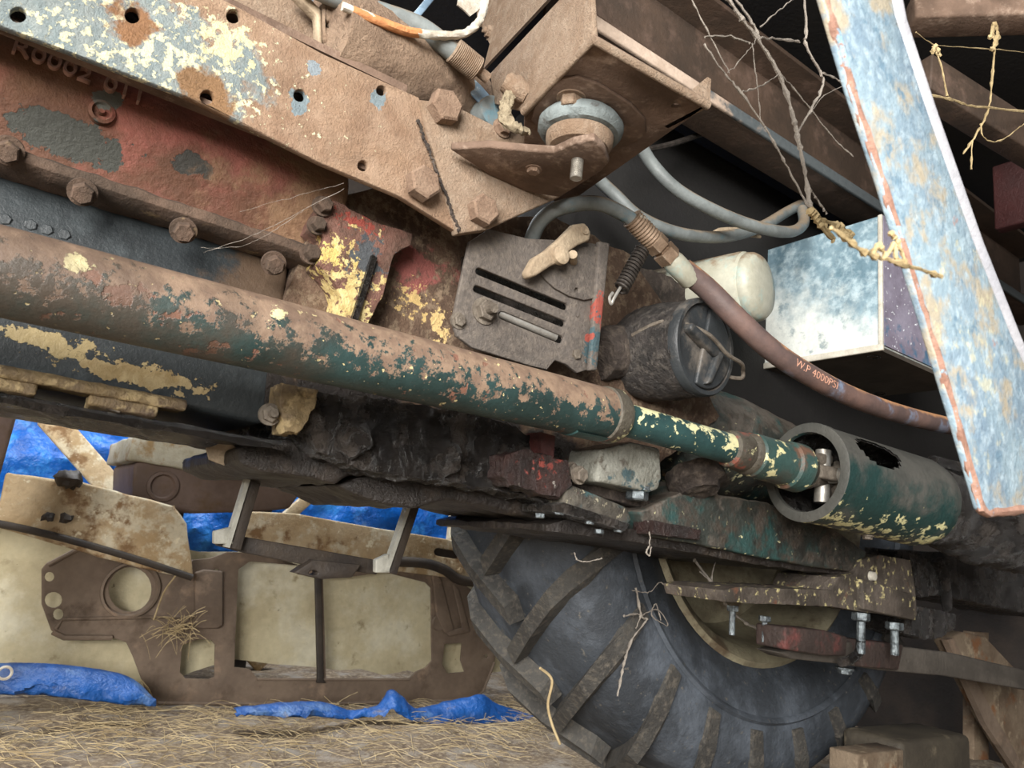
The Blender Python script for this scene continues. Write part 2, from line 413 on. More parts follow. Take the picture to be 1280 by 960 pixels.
MT['boxside'] = mat('battery_box_blue', '#7f97a2', '#5d7885', 10, [
    dict(c='#b3c6cd', sc=34, th=.55, sf=.14, a=.8), dict(c='#d8dcd6', ax=(0, 1.4, -2.6), off=1.98, th=.6, sf=.25, sc=14), dict(c='#55707c', sc=22, th=.62, sf=.08, a=.7),  # white gradient paints stronger light on the lower left of the side
    dict(c='#a7694a', sc=8, th=.74, sf=.03)], rough=.4, bump=.12, bsc=100)
MT['boxfront'] = mat('battery_box_shaded_front', '#8f8a9a', '#77707f', 9, [dict(c='#e8eef2', sc=95, th=.68, sf=.02, det=2), dict(c='#4d6c86', ax=(0, 0, -1.5), off=1.85, th=.62, sf=.06, sc=20)], rough=.45, bump=.1)  # dim purple tone paints the shade on the box front
MT['boxunder'] = mat('battery_box_floor', '#4b443b', '#3a342d', 9, rough=.75, bump=.15)
MT['hem'] = mat('box_hem', '#cfcabd', '#b5b0a2', 20, rough=.5, bump=.1)
PT = [dict(c='#8b7562', c2='#766152', n=(-.15, -.25, 1), gn=.34, th=.55, sf=.07, sc=48, k=2.1, rg=.72, ro=.6, h=-.03),
      dict(c='#c9b98a', sc=80, th=.68, sf=.015, det=3, h=-.04), dict(c='#7d5a4b', sc=26, th=.63, sf=.02, h=-.05)]
MT['pipe'] = mat('drive_tube_paint', '#2f4544', '#22312f', 8, PT + [
    dict(c='#d8cfa0', at=tuple(P(322, 408, D=.93)), r=(.02, .1, .02), g=.8, th=.7, sf=.03, sc=60, h=.04), dict(c='#d8cfa0', at=tuple(P(92, 328, D=.76)), r=(.02, .1, .012), g=.8, th=.7, sf=.03, sc=70, h=.04),
    dict(c='#4b3d33', ax=(-.9, 0, 0), off=.28, th=.62, sf=.2, sc=14, a=.75)], rough=.38, bump=.1, bsc=140)
MT['shaft'] = mat('shaft_paint', '#2f4d4c', '#243b3c', 9, [dict(c='#e3dfae', n=(0, -.3, 1), gn=.20, th=.70, sf=.03, sc=40, k=2.0, h=.05), dict(c='#ded9a5', sc=60, th=.66, sf=.015, h=.04), dict(c='#8b5a44', sc=20, th=.7, sf=.02)], rough=.4, bump=.15)
MT['collar'] = mat('collar_mix', '#5c574c', '#463f37', 20, [dict(c='#8d4f40', sc=16, th=.58, sf=.04), dict(c='#d4cfa0', sc=36, th=.62, sf=.02)], rough=.5, bump=.4)
MT['sleeve'] = mat('sleeve_paint', '#36504c', '#4a423a', 12, [dict(c='#ddd6a4', sc=28, th=.58, sf=.02, h=.05), dict(c='#6c5142', sc=12, th=.6, sf=.05)], rough=.45, bump=.2)
MT['shield'] = mat('shield_paint', '#54534e', '#434440', 8, [
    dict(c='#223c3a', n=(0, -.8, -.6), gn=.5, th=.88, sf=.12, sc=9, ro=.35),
    dict(c='#d8d3a0', n=(0, -.35, -.94), gn=.7, th=1.24, sf=.03, sc=40, k=1.6, h=.04)], rough=.6, bump=.2)
MT['axle'] = mat('axle_paint', '#3a403b', '#2e2c28', 9, [dict(c='#6b635a', n=(0, -.2, 1), gn=.5, th=.72, sf=.12, sc=9, k=1.5), dict(c='#2f4f4c', sc=9, th=.58, sf=.06), dict(c='#d9d3a6', n=(0, -.6, -.8), gn=.3, sc=50, th=.95, sf=.03, k=1.6, h=.05), dict(c='#4b433b', sc=26, th=.56, sf=.1), dict(c='#8c6a45', sc=13, th=.68, sf=.05)], rough=.5, bump=.5, bsc=90)
MT['clamp'] = mat('clamp_paint', '#5c534b', '#403932', 14, [dict(c='#c5b986', sc=46, th=.6, sf=.04, h=.05), dict(c='#6f4a36', sc=16, th=.64, sf=.05)], rough=.6, bump=.5)
MT['drawred'] = mat('drawbar_red', '#40332e', '#352b27', 14, [dict(c='#673a36', sc=18, th=.60, sf=.1)], rough=.6, bump=.5)
MT['draw'] = mat('drawbar', '#57514a', '#47423c', 9, rough=.7, bump=.25)
MT['silver'] = mat('silver_block', '#9a9a90', '#7b7a70', 22, [dict(c='#43585c', sc=11, th=.59, sf=.02), dict(c='#5c554a', sc=30, th=.6, sf=.06), dict(c='#3a332c', n=(0, 0, 1), gn=.5, th=.8, sf=.1, sc=20)], rough=.35, bump=.5, bsc=130)
MT['coverplate'] = mat('cover_plate', '#5f5a50', '#39342e', 40, [dict(c='#39585a', sc=13, th=.58, sf=.05), dict(c='#b05040', sc=17, th=.7, sf=.03), dict(c='#aca48c', sc=80, th=.62, sf=.03)], rough=.45, bump=.6, bsc=150)
MT['redboss'] = mat('oily_red_boss', '#372521', '#221a18', 16, [dict(c='#8a4138', at=pr(676, 582, 1.02), r=(.03, .2, .02), g=.2, th=.68, sf=.06, sc=90), dict(c='#a8a49c', sc=60, th=.7, sf=.04)], rough=.3, bump=.9, bsc=130)
MT['tyre'] = mat('tyre_rubber', '#3b4046', '#2e3237', 4, [dict(c='#5c636c', sc=5, th=.56, sf=.15), dict(c='#6b675f', sc=50, th=.66, sf=.05)], rough=.6, bump=.35, bsc=70)
MT['lug'] = mat('tyre_lug_rubber', '#4b4945', '#3a3835', 9, [dict(c='#625c53', sc=60, th=.58, sf=.12)], rough=.85, bump=.6, bsc=110)
MT['rim'] = mat('rim_cream', '#a29a80', '#7d745f', 7, [dict(c='#6b5c49', sc=9, th=.58, sf=.08)], rough=.6, bump=.3)
MT['post'] = mat('step_hanger_blue', '#8ba0ab', '#74899a', 16, [
    dict(c='#b4c6cf', sc=70, th=.58, sf=.14, a=.7), dict(c='#a89f8c', sc=26, th=.57, sf=.08), dict(c='#c9c4a4', at=tuple(P(1215, 430, Y=.28)), r=(.04, .05, .07), g=.2, th=.72, sf=.12, sc=50, a=.6),
    dict(c='#b0745c', sc=20, th=.68, sf=.04), dict(c='#6a8496', sc=40, th=.62, sf=.06)], rough=.45, bump=.2, bsc=90)
MT['postedge'] = mat('step_hanger_rusty_edge', '#a3806f', '#8a6656', 40, [dict(c='#8fb2c6', sc=40, th=.6)], rough=.7, bump=.3)
MT['postlight'] = mat('step_hanger_flange', '#a9a9ad', '#9a9ba1', 14, [dict(c='#b79a8a', sc=24, th=.66, sf=.04)], rough=.45, bump=.15)
MT['rubber'] = mat('grey_rubber', '#7e8787', '#666d6c', 14, [dict(c='#4c4a47', sc=26, th=.6, sf=.06)], rough=.8, bump=.4)
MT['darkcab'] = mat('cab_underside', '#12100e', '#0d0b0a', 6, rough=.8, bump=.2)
MT['beam'] = mat('cab_beam_brown', '#453529', '#35291f', 6, [dict(c='#57453a', sc=12, th=.6, sf=.1)], rough=.7, bump=.2)
MT['beamlip'] = mat('cab_beam_lit_lip', '#b8a594', '#9a8675', 9, [dict(c='#a8343a', at=tuple(P(1030, 215, Y=.97)), r=(.02, .05, .03), g=.8, th=.62, sc=50), dict(c='#a8343a', at=tuple(P(1080, 245, Y=.97)), r=(.03, .05, .03), g=.8, th=.62, sc=50), dict(c='#4c5254', ax=(1.2, 0, 0), off=-1.35, th=.6, sf=.1, sc=20)], rough=.65, bump=.2)  # lip lightened to paint the light on its edge; red is paint
MT['whitewire'] = mat('white_wire', '#c9c4b8', '#a89d8c', 30, rough=.7, bump=.3)
MT['orange'] = mat('orange_wire', '#c98a58', '#b3774a', 30, rough=.7)
MT['cloth'] = mat('dusty_sleeve', '#a08872', '#7a6452', 14, rough=.95, bump=1.0, bsc=140, bump2=.8, bsc2=40)
MT['bluesteel'] = mat('blue_bracket', '#8199ad', '#5d7284', 12, [dict(c='#a9b9c2', sc=30, th=.6)], rough=.5, bump=.1)
MT['rope'] = mat('frayed_rope', '#a89a80', '#7d705a', 60, rough=.95, bump=.6, bsc=200)
MT['print'] = mat('hose_print', '#d8a48c', '#c9937c', 40, rough=.7, bump=0)

# ------------------------------------------------------------------ the tractor
T = empty('tractor', (.9, 1.15, 0), 'old blue and brown tractor seen from underneath, caked in dust, oil and rust', 'tractor')

# --- chassis rail with its bolt holes
rail_loop = [(-160, -44), (0, 31), (103, 70), (234, 120), (400, 203), (500, 245), (572, 290), (560, 255), (548, 210), (536, 170), (524, 122), (403, 67), (300, 10), (150, -72), (-160, -238)]
rail_holes = [circ(23, 18, 11, 10), circ(166, 19, 10, 10), circ(292, 20, 9, 9), circ(259, 121, 9, 9), circ(375, 119, 8, 8), circ(477, 113, 6.5, 6.5), circ(454, 207, 7, 7)]
zl0, zl1 = P(0, 31, Y=.95).z, P(300, 10, Y=.95).z
rail = prism('chassis_rail', [V((-.62, .95, zl0 + .01))] + pxl(rail_loop[1:13], Y=.95) + [V((-.62, .95, zl1 + .01))], (0, .012, 0), MT['rail'], T, [pxl(h, Y=.95) for h in rail_holes], bevel=.0025, label='rusty dust-brown chassis rail with a row of bolt holes and a patch of chipped grey-blue and cream paint')
zb = P(300, 163, Y=.95).z
box('rail_flange', (-.6, .962, zb + .022), (.50, .99, zb + .03), MT['dusty_dark'], rail)
box('hole_shade_plate', (-.6, 1.0, zb + .055), (.50, 1.012, zb + .17), MT['grime'], rail)  # dark plate added so the bolt holes look black, as if in shade
box('rail_flange', (-.6, .955, zb + .165), (.42, 1.02, zb + .177), MT['dusty_dark'], rail)

# --- end bracket that carries the rubber mount
br_loop = [(524, 124), (562, 128), (625, 160), (662, 168), (740, 190), (757, 210), (700, 246), (609, 287), (573, 292), (561, 255), (549, 210), (537, 170)]
brk = plate('support_bracket', br_loop, .943, .02, MT['dusty'], T, bevel=.003, label='dust-coated steel support bracket bolted over the end of the rail')
z0 = P(650, 240, Y=.95).z
shelf('bracket_shelf', [(562, 187), (610, 184), (660, 189), (692, 191), (716, 180), (742, 175), (755, 188), (761, 204), (752, 214), (700, 247), (660, 241), (610, 218)], z0, .013, MT['dusty_dark'], brk, bevel=.003)
sA = P(562, 187, Z=z0); 
tube('dirt_seam', [p + V((random.gauss(0, .0015), 0, random.gauss(0, .001))) for p in smooth_path([P(522, 150, Y=.943), P(535, 185, Y=.943), P(550, 225, Y=.943), P(574, 288, Y=.943)], 12)], .0022, MT['grime_dry'], brk, seg=7, crust=(.003, .0022, 350))
for x, y, s in ((552, 137, .027), (525, 232, .026), (600, 265, .025)):
    bolt(brk, P(x, y, Y=.942), -YA, s, MT['dust_bolt'], head=.8, washer=False)
bolt(brk, P(628, 160, Y=.942), -YA, .013, MT['dust_bolt'], head=.8)
cI = P(722, 200, Z=z0)
def stud(parent, p, L, r, m, name='stud'):
    prof = [(0, 0), (0, r)]
    k = 0
    while k * .0022 < L: prof += [(k * .0022 + .0008, r), (k * .0022 + .0016, r * .86)]; k += 1
    prof += [(L, r * .8), (L, 0)]
    return lathe(name, p, -ZA, prof, m, parent, 14)
stud(brk, cI + V((0, 0, .004)), .034, .0095, MT['steel'])
bolt(brk, P(672, 208, Z=z0) + V((0, .01, 0)), -ZA, .010, MT['dust_bolt'])

# --- rubber isolator
iso = lathe('rubber_mount', cI + V((0, 0, .013)), ZA, [(0, 0), (0, .03), (.022, .034), (.026, .058), (.034, .064), (.044, .064), (.052, .058), (.056, .03), (.056, 0)], MT['rubber'], T, 48, crust=(.02, .0012, 60), label='grey rubber isolator ring clamped between bracket and cab')
lathe('washer_cup', cI + V((0, 0, .013)), ZA, [(0, .02), (.003, .045), (.012, .05), (.024, .051), (.024, .047), (.012, .046), (.005, .02)], MT['dusty'], iso, 44)
zf = z0 + .013 + .056
fl_ = shelf('flange_plate', [(664, 150), (668, 135), (685, 112), (700, 100), (722, 97), (748, 106), (788, 131), (806, 150), (808, 166), (796, 178), (760, 192), (690, 185)], zf, .006, MT['dusty_dark'], iso, bevel=.002)
bolt(iso, P(714, 122, Z=zf), -ZA, .0165, MT['dusty'], head=.9)

# --- cab bracket
zB = zf + .006
cb = shelf('cab_bracket', [(655, 140), (742, 50), (885, 132), (700, 262), (655, 200)], zB, .01, MT['dusty_dark'], T, bevel=.003, label='folded brown steel cab bracket above the rubber mount',
           holes=[circ(845, 133, 6, 3, 10)])
E1, E2, E3 = P(655, 140, Z=zB), P(742, 50, Z=zB), P(885, 132, Z=zB)
pn = (E2 - E1).cross(ZA).normalized()
PLA = (E1, pn)
prism('bracket_web', [P(x, y, PL=PLA) for x, y in ((655, 140), (742, 50), (737, -40), (700, -2), (612, 92), (618, 130))], pn * (.008 if pn.x > 0 else -.008), MT['dusty'], cb, bevel=.002)
shift = V((.05, .03, 0))
PLB = (E1 + V((.10, .0, 0)), pn)
prism('bracket_panel', [P(x, y, PL=PLB) for x, y in ((604, 86), (712, -30), (760, -82), (600, -170), (596, 20), (612, 55))], pn * (.006 if pn.x > 0 else -.006), MT['dusty'], cb)
nt_ = P(612, 40, PL=PLB); bolt(cb, nt_ - pn * .002, -pn if pn.x > 0 else pn, .014, MT['dusty'], stud=.008)
tube('fold_edge', [E1, E2, E3], .0065, MT['dusty'], cb, seg=12)
prism('bracket_lip', [E3 + V((-.004, 0, 0)), E3 + V((-.004, 0, .045)), E3 + V((-.004, .06, .03)), E3 + V((-.004, .08, 0))], (.008, 0, 0), MT['dusty'], cb)

# --- cab beams and dark floor
zbm = P(1000, 200, Y=1.0).z
bml = [(1.0, zbm), (1.0, zbm + .012), (1.09, zbm + .012), (1.09, zbm + .26), (1.0, zbm + .26), (1.0, zbm + .272), (1.1, zbm + .272), (1.1, zbm)]
beam = sweepx('cab_beam', bml, .75, 3.0, MT['beam'], T, bevel=.002, label='long brown cab channel running up to the rear')
sweepx('beam_lip', [(.99, zbm - .006), (.99, zbm + .022), (1.0, zbm + .022), (1.0, zbm - .006)], .78, 3.0, MT['beamlip'], beam, bevel=.003)
sweepx('beam_seam', [(1.075, zbm + .10), (1.075, zbm + .112), (1.09, zbm + .112), (1.09, zbm + .10)], .75, 3.0, MT['beam'], beam)
for x, y in ((955, 70), (1075, 160)):
    lathe('bushing', P(x, y, Y=1.088), -YA, [(0, 0), (0, .035), (.012, .035), (.014, .02), (.004, .018), (.004, 0)], MT['beam'], beam, 24)
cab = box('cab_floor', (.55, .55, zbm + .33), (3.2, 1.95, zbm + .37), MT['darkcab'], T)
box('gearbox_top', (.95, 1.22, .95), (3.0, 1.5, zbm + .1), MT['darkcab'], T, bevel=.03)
x0 = P(1230, 100, Y=.85)
bar('cab_crossbar', V((1.42, .7, zbm + .20)), V((1.9, .2, zbm + .20)), .07, .07, MT['dusty_dark'], T, bevel=.006)
box('rear_guard', (2.05, .35, P(1250, 285, X=2.05).z), (2.09, .80, 1.75), mat('rear_guard_red', '#3f1c1b', '#2f1716', 5, rough=.6), T, bevel=.005)
bar('cab_strut', P(1150, 96, D=1.5), P(1310, 196, D=1.65), .08, .05, MT['beam'], T, bevel=.004)

# --- clutter above the rail: sleeve, wires, blue bracket
PD = 1.12
slv = tube('dusty_sleeve', [P(405, 40, Y=1.0), P(470, 75, Y=1.02), P(535, 110, Y=1.06), P(590, 140, Y=1.1)], [.075, .08, .08, .06], MT['cloth'], T, seg=24, smooth_n=5, crust=(.016, .004, 45), label='dust-furred brown sleeve lying above the chassis rail')
tube('grey_conduit', [P(380, -22, Y=.97), P(450, 8, Y=.965), P(520, 32, Y=.955), P(560, 60, Y=.95), P(582, 78, Y=.95)], .016, MT['hose'], T, seg=14, smooth_n=6, label='grey rubber conduit across the dusty sleeve')
lathe('knurled_fitting', P(566, 62, Y=.945), (P(612, 100, Y=.945) - P(566, 62, Y=.945)), [(0, 0), (0, .018)] + [q for k in range(16) for q in ((.002 + k * .003, .0205), (.0035 + k * .003, .019))] + [(.05, .017), (.051, .009), (.072, .009), (.072, 0)], MT['dusty'], T, 20)
w0 = [(428, 8), (470, 25), (505, 38), (545, 44), (580, 42), (600, 25), (606, 0), (604, -20)]
ww = tube('looped_wire', [P(x, y, Y=.93) for x, y in w0], .0065, MT['whitewire'], T, seg=9, smooth_n=7, crust=(.02, .0016, 160), label='dusty white wire looping past the bracket')
tube('orange_section', [P(x, y, Y=.93) for x, y in ((440, 13.2), (470, 25.2), (505, 38.2), (525, 41.6))], .0071, MT['orange'], ww, seg=9, smooth_n=7)
bb = plate('blue_bracket', [(556, 72), (562, 66), (572, 80), (600, 105), (640, 150), (622, 152), (590, 118), (560, 92)], 1.0, .004, MT['bluesteel'], T, [circ(563, 85, 3)], bevel=.001, label='small pale blue sheet bracket behind the rail bolt')
lathe('grey_boss', P(606, 148, Y=1.02), -YA, [(0, 0), (0, .03), (.03, .028), (.03, 0)], MT['hose'], T, 24)
plate('dusty_tray', [(280, -30), (372, -12), (404, 12), (404, 66), (392, 62), (300, 8), (270, -6)], 1.03, .05, MT['dusty'], T, bevel=.006)
plate('dusty_strap', [(372, -20), (402, 12), (404, 62), (398, 60), (396, 18), (364, -14)], .99, .02, MT['tan'], T, bevel=.003)
plate('clamp_lug', [(404, 0), (428, 0), (424, 60), (405, 50)], .985, .03, MT['dusty'], T, bevel=.006, holes=[circ(412, 30, 4)])
bar('pale_blue_bar', P(515, 26, Y=1.12), P(548, -14, Y=1.12), .03, .012, MT['bluesteel'], T, bevel=.002)
plate('torn_label', [(575, -12), (606, -12), (604, 6), (596, 14), (588, 20), (580, 12), (572, 6)], 1.06, .003, MT['whitewire'], T)
tube('frayed_rope', [P(640, 112, Y=.88), P(634, 128, Y=.87), P(632, 148, Y=.87), P(645, 160, Y=.86), P(662, 165, Y=.86)], [.007, .010, .010, .008, .004], MT['rope'], T, seg=9, smooth_n=7, crust=(.006, .004, 260), label='frayed rope stub hanging by the rubber mount')
lathe('dusty_knob', P(632, 102, Y=.88), (P(655, 118, Y=.86) - P(620, 95, Y=.88)), [(0, 0), (0, .016), (.02, .019), (.04, .014), (.04, 0)], MT['dusty'], T, 16, crust=(.008, .003, 120))

# --- engine block, flange, sump
XE = .40
zz = lambda y: P(100, y, Y=1.08).z
blk = sweepx('engine_block', [(1.09, 1.30), (1.080, zz(75)), (1.066, zz(105)), (1.062, zz(130)), (1.075, zz(165)), (1.10, zz(200)), (1.105, zz(225)), (1.5, zz(225)), (1.5, 1.30)], -.6, XE, MT['red'], T, bevel=.012, seg=3, label='dull red cast engine block with a raised casting number and grey bare patches')
sweepx('block_flange', [(1.070, zz(216)), (1.052, zz(224)), (1.052, zz(236)), (1.07, zz(242)), (1.3, zz(242)), (1.3, zz(216))], -.6, XE + .06, MT['flange'], blk, bevel=.003, crust=(.02, .003, 40))
for x, y in ((10, 188), (103, 240), (229, 288), (342, 329)):
    bolt(blk, P(x, y, Y=1.05) + V((0, 0, 0)), (-YA * .8 - ZA * .5).normalized(), .0135, MT['flange'], head=1.1)
def text_on(s, px0, px1, py_off, Y, size, depth, m, parent, name, nrm=None, **kw):
    a, b_ = P(*px0, Y=Y), P(*px1, Y=Y); c = (a + b_) / 2
    me = text_mesh(name, s, size, depth, None, m, parent)
    xd = (b_ - a).normalized(); nz_ = (nrm or -YA); nz_ = (nz_ - xd * nz_.dot(xd)).normalized(); yd = nz_.cross(xd)
    mw = Matrix((xd.to_4d() * 0 + V((xd.x, yd.x, nz_.x, c.x)), V((xd.y, yd.y, nz_.y, c.y)), V((xd.z, yd.z, nz_.z, c.z)), V((0, 0, 0, 1))))
    me.materials.clear(); me.materials.append(m)
    return link(name, me, m, parent, mw, **kw)
MT['letters'] = mat('worn_casting_letters', '#b08a7c', '#96705f', 30, rough=.6, bump=.3)
text_on('R0002', (16, 61), (112, 100), 0, 1.070, .035, .007, MT['letters'], blk, 'casting_number', nrm=V((0, -1, .35)))
text_on('011', (134, 108), (176, 125), 0, 1.068, .035, .007, MT['letters'], blk, 'casting_number', nrm=V((0, -1, .35)))
lathe('casting_mark', P(126, 143, Y=1.070), -YA, [(0, .016), (.01, .016), (.012, .012), (.004, .009), (.004, .004), (.012, .003), (.012, 0)], MT['red'], blk, 20)
smp = sweepx('oil_sump', [(1.11, zz(238)), (1.095, zz(300)), (1.09, zz(420)), (1.085, zz(455)), (1.09, zz(486)), (1.5, zz(486)), (1.5, zz(238))], -.6, .34, MT['sump'], T, bevel=.01, seg=3, label='blue-black side of the oil sump with scraped cream paint along its lower edge')
sweepx('ochre_lip', [(1.055, zz(478)), (1.048, zz(484)), (1.05, zz(494)), (1.09, zz(494)), (1.09, zz(478))], -.6, .222, MT['ochre'], smp, bevel=.004, crust=(.012, .0022, 70))
for xa, xb in ((-.35, -.06), (-.012, .055), (.110, .19)):
    sweepx('ochre_tab', [(1.055, zz(493)), (1.055, zz(507)), (1.07, zz(510)), (1.09, zz(510)), (1.09, zz(493))], xa, xb, MT['ochre'], smp, bevel=.005, crust=(.012, .0025, 70))
for x, y in ((27, 478), (146, 503)):
    bolt(smp, P(x, y, Y=1.07), (-YA - ZA * .3).normalized(), .012, MT['nut'], head=.9)
for x, y in ((6, 275), (38, 282), (58, 288), (80, 294)):
    bolt(smp, P(x, y, Y=1.098), -YA, .0075, MT['sump'], washer=False)
zq = P(150, 545, Y=1.30).z
low = sweepx('sump_base', [(1.075, zz(508)), (1.055, zz(516)), (1.055, zz(524)), (1.09, max(zq + .006, zz(534))), (1.30, zq), (1.30, zz(508))], -.6, .36, MT['grime'], T, bevel=.006, crust=(.03, .004, 40))
plate('torn_gasket', [(258, 560), (272, 556), (280, 550), (296, 560), (312, 572), (308, 584), (280, 582), (262, 574)], 1.2, .004, MT['tan'], low, crust=(.01, .002, 90))

# --- clutch housing, lug bracket, lower housing
ch = plate('clutch_housing', [(372, 330), (405, 250), (470, 235), (600, 270), (690, 270), (790, 320), (850, 420), (900, 520), (800, 600), (700, 600), (560, 560), (430, 535), (330, 515), (345, 400)], 1.085, .5, MT['housing'], T, bevel=.02, seg=3, crust=(.03, .006, 22), label='crusted brown clutch housing with red and ochre paint remnants')
lugp = plate('mounting_lug', [(402, 256), (418, 250), (470, 278), (516, 292), (514, 306), (492, 318), (486, 345), (478, 372), (462, 400), (450, 440), (400, 440), (420, 405), (428, 372), (418, 352), (398, 330), (406, 296), (392, 282)], 1.035, .055, MT['lug_paint'], T, bevel=.008, seg=3, crust=(.016, .0025, 60), label='cast mounting lug in chipped yellow, black and red paint')
plate('lug_rib', [(466, 318), (472, 322), (440, 425), (432, 425)], 1.026, .012, MT['grime'], lugp)
bolt(lugp, P(403, 258, Y=1.033), -YA, .012, MT['flange'], head=1.2); bolt(lugp, P(396, 282, Y=1.036), -YA, .011, MT['flange'], head=1.2)
bolt(lugp, P(388, 318, Y=1.05), -YA, .012, MT['flange'], head=1.2)
plate('lower_lug', [(352, 478), (398, 488), (392, 510), (382, 530), (372, 542), (356, 540), (350, 515)], 1.035, .05, MT['ochre'], T, bevel=.006, crust=(.010, .005, 70))
bolt(ch, P(337, 518, Y=1.05), -YA, .012, MT['nut'], stud=.012)
lh = plate('lower_housing', [(385, 490), (480, 498), (600, 520), (668, 545), (700, 560), (716, 600), (700, 632), (640, 615), (560, 602), (470, 592), (400, 566), (380, 540)], 1.05, .42, MT['grime'], T, bevel=.008, seg=2, crust=(.011, .009, 42), label='black oil-soaked lower gearbox housing dripping with grime')
for x, y, r, d in ((440, 548, .024, .025), (556, 572, .022, .025)):
    lathe('cast_boss', P(x, y, Y=1.055), (-YA * .8 - ZA * .3).normalized(), [(0, 0), (0, r * 1.25), (d * .7, r), (d, r * .75), (d, 0)], MT['grime'], lh, 24, crust=(.008, .006, 60))
rb = plate('red_boss', [(632, 570), (655, 562), (690, 570), (712, 578), (714, 606), (700, 622), (640, 606), (628, 596)], 1.005, .08, MT['redboss'], T, bevel=.006, crust=(.010, .006, 60), label='oily boss with worn red paint at the housing corner')
plate('red_strip', [(676, 540), (694, 545), (692, 572), (676, 566)], 1.02, .04, mat('red_strip', '#4a2421', '#351c1a', 20, rough=.5), rb)
# dark undersides
za = P(420, 580, Y=1.1).z
MT['under'] = mat('oily_underside', '#2c2622', '#1c1815', 9, [dict(c='#3f362e', sc=14, th=.6, sf=.1)], rough=.38, bump=.6, bsc=90, bump2=.8, bsc2=22)
up_ = plate('bottom_plate', [(300, 560), (372, 545), (420, 560), (452, 566), (462, 580), (420, 606), (388, 596), (330, 592), (300, 580)], 1.12, .35, MT['under'], T, bevel=.006, crust=(.03, .006, 20))
plate('bottom_plate', [(424, 606), (452, 596), (520, 590), (560, 582), (600, 600), (720, 622), (720, 652), (690, 655), (640, 640), (600, 632), (560, 626), (520, 634), (470, 630)], 1.13, .30, MT['under'], T, bevel=.006, crust=(.03, .006, 20))

# --- slotted plate with lever, disc and slots
sp_loop = [(566, 402), (572, 372), (587, 302), (612, 286), (660, 298), (700, 300), (750, 305), (744, 400), (735, 462), (722, 466), (708, 455), (694, 450), (684, 462), (660, 456), (590, 434), (572, 420)]
sp = plate('slotted_plate', sp_loop, .985, .008, MT['greyplate'], T, [slot(599, 339, 706, 383, 9), slot(596, 361, 703, 404, 9), slot(628, 394, 700, 424, 10)], bevel=.0015, label='grey dusty quadrant plate with three long slots')
sweep = prism('folded_edge', [P(744, 303, Y=.985), P(757, 306, Y=.985), P(741, 464, Y=.985), P(732, 464, Y=.985)], (0, -.012, 0), MT['greyplate'], sp, bevel=.003)
tube('white_rod', [P(622, 391, Y=.995), P(694, 421.5, Y=.995)], .0075, MT['steel'], sp, seg=10)
plate('slot_shadow_plate', [(580, 320), (730, 330), (728, 450), (580, 420)], 1.03, .01, MT['grime'], sp)
bolt(sp, P(605, 389, Y=.985), -YA, .0175, MT['nut'], stud=.014, head=.7)
bolt(sp, P(573, 401, Y=.985), -YA, .0105, MT['nut']); bolt(sp, P(720, 443, Y=.985), -YA, .0095, MT['nut'], washer=False)
dk = [(752, 322), (750, 358)] + [(722 + 44 * math.cos(a), 330 + 44 * math.sin(a)) for a in [PI * (.30 + .72 * i / 12) for i in range(13)]] + [(690, 320), (720, 312)]
dk = [(755, 330), (748, 372), (730, 375), (712, 370), (694, 360), (681, 348), (676, 338), (690, 318), (725, 308), (750, 308)]
plate('disc_plate', dk, .979, .005, MT['greyplate'], sp, [circ(721, 363, 3, 3.5, 10)], bevel=.001)
plate('oval_stamp', circ(722, 390, 2.6, 6, 12), .983, .004, MT['greyplate'], sp)
lv = plate('linkage_lever', [(658, 340), (668, 322), (684, 312), (700, 298), (718, 280), (732, 278), (740, 290), (738, 300), (724, 306), (712, 314), (706, 326), (690, 332), (672, 344), (662, 348)], .955, .018, MT['tan'], T, bevel=.005, seg=3, label='tan dusty linkage lever with a round pivot cap')
lathe('pivot_cap', P(698, 320, Y=.957), -YA, [(0, 0), (0, .0165), (.010, .0165), (.012, .014), (.012, 0)], MT['tan'], lv, 24)
tube('pivot_pin', [P(716, 330, Y=.99), P(716, 318, Y=.955)], .008, MT['tan'], lv, seg=10)
lathe('lever_end', P(730, 288, Y=.956), -YA, [(0, 0), (0, .008), (.004, .008), (.004, .003), (.001, 0)], MT['tan'], lv, 12)

# --- hoses and fittings
tube('grey_hose', [P(664, 300, Y=1.03), P(676, 276, Y=1.0), P(700, 260, Y=.97), P(745, 254, Y=.95), P(780, 268, Y=.945), P(795, 280, Y=.94)], px2m(9.5, P(745, 254, Y=.95)), MT['hose'], T, seg=14, smooth_n=7, label='short grey hose curling into the brass hydraulic coupling')
tube('grey_hose', [P(745, 222, Y=1.1), P(768, 243, Y=1.09), P(800, 272, Y=1.06), P(850, 292, Y=1.04), P(905, 296, Y=1.04), P(950, 284, Y=1.06), P(985, 264, Y=1.1), P(1012, 250, Y=1.15)], .0135, MT['hose'], T, seg=14, smooth_n=7, label='grey hose sweeping up from behind the bracket under the other grey hose')
tube('grey_hose', [P(800, 180, Y=1.02), P(815, 205, Y=1.02), P(845, 236, Y=1.0), P(890, 262, Y=.98), P(940, 282, Y=.97), P(985, 290, Y=.98), P(1004, 280, Y=1.02), P(1003, 262, Y=1.06)], .0135, MT['hose'], T, seg=14, smooth_n=7, label='blue-grey hose hanging in a bend under the cab beam')
tube('twisted_strap', [P(880, 300, Y=1.08), P(900, 290, Y=1.07), P(925, 290, Y=1.07), P(950, 296, Y=1.07)], [.004, .010, .010, .004], MT['tan'], T, seg=8, smooth_n=5)
tube('black_cable', [P(790, 190, Y=1.12), P(840, 180, Y=1.12), P(900, 158, Y=1.12), P(930, 140, Y=1.1)], .007, MT['spring'], T, seg=8, smooth_n=5)
hA, hB = P(790, 273, Y=.94), P(862, 348, Y=.925)
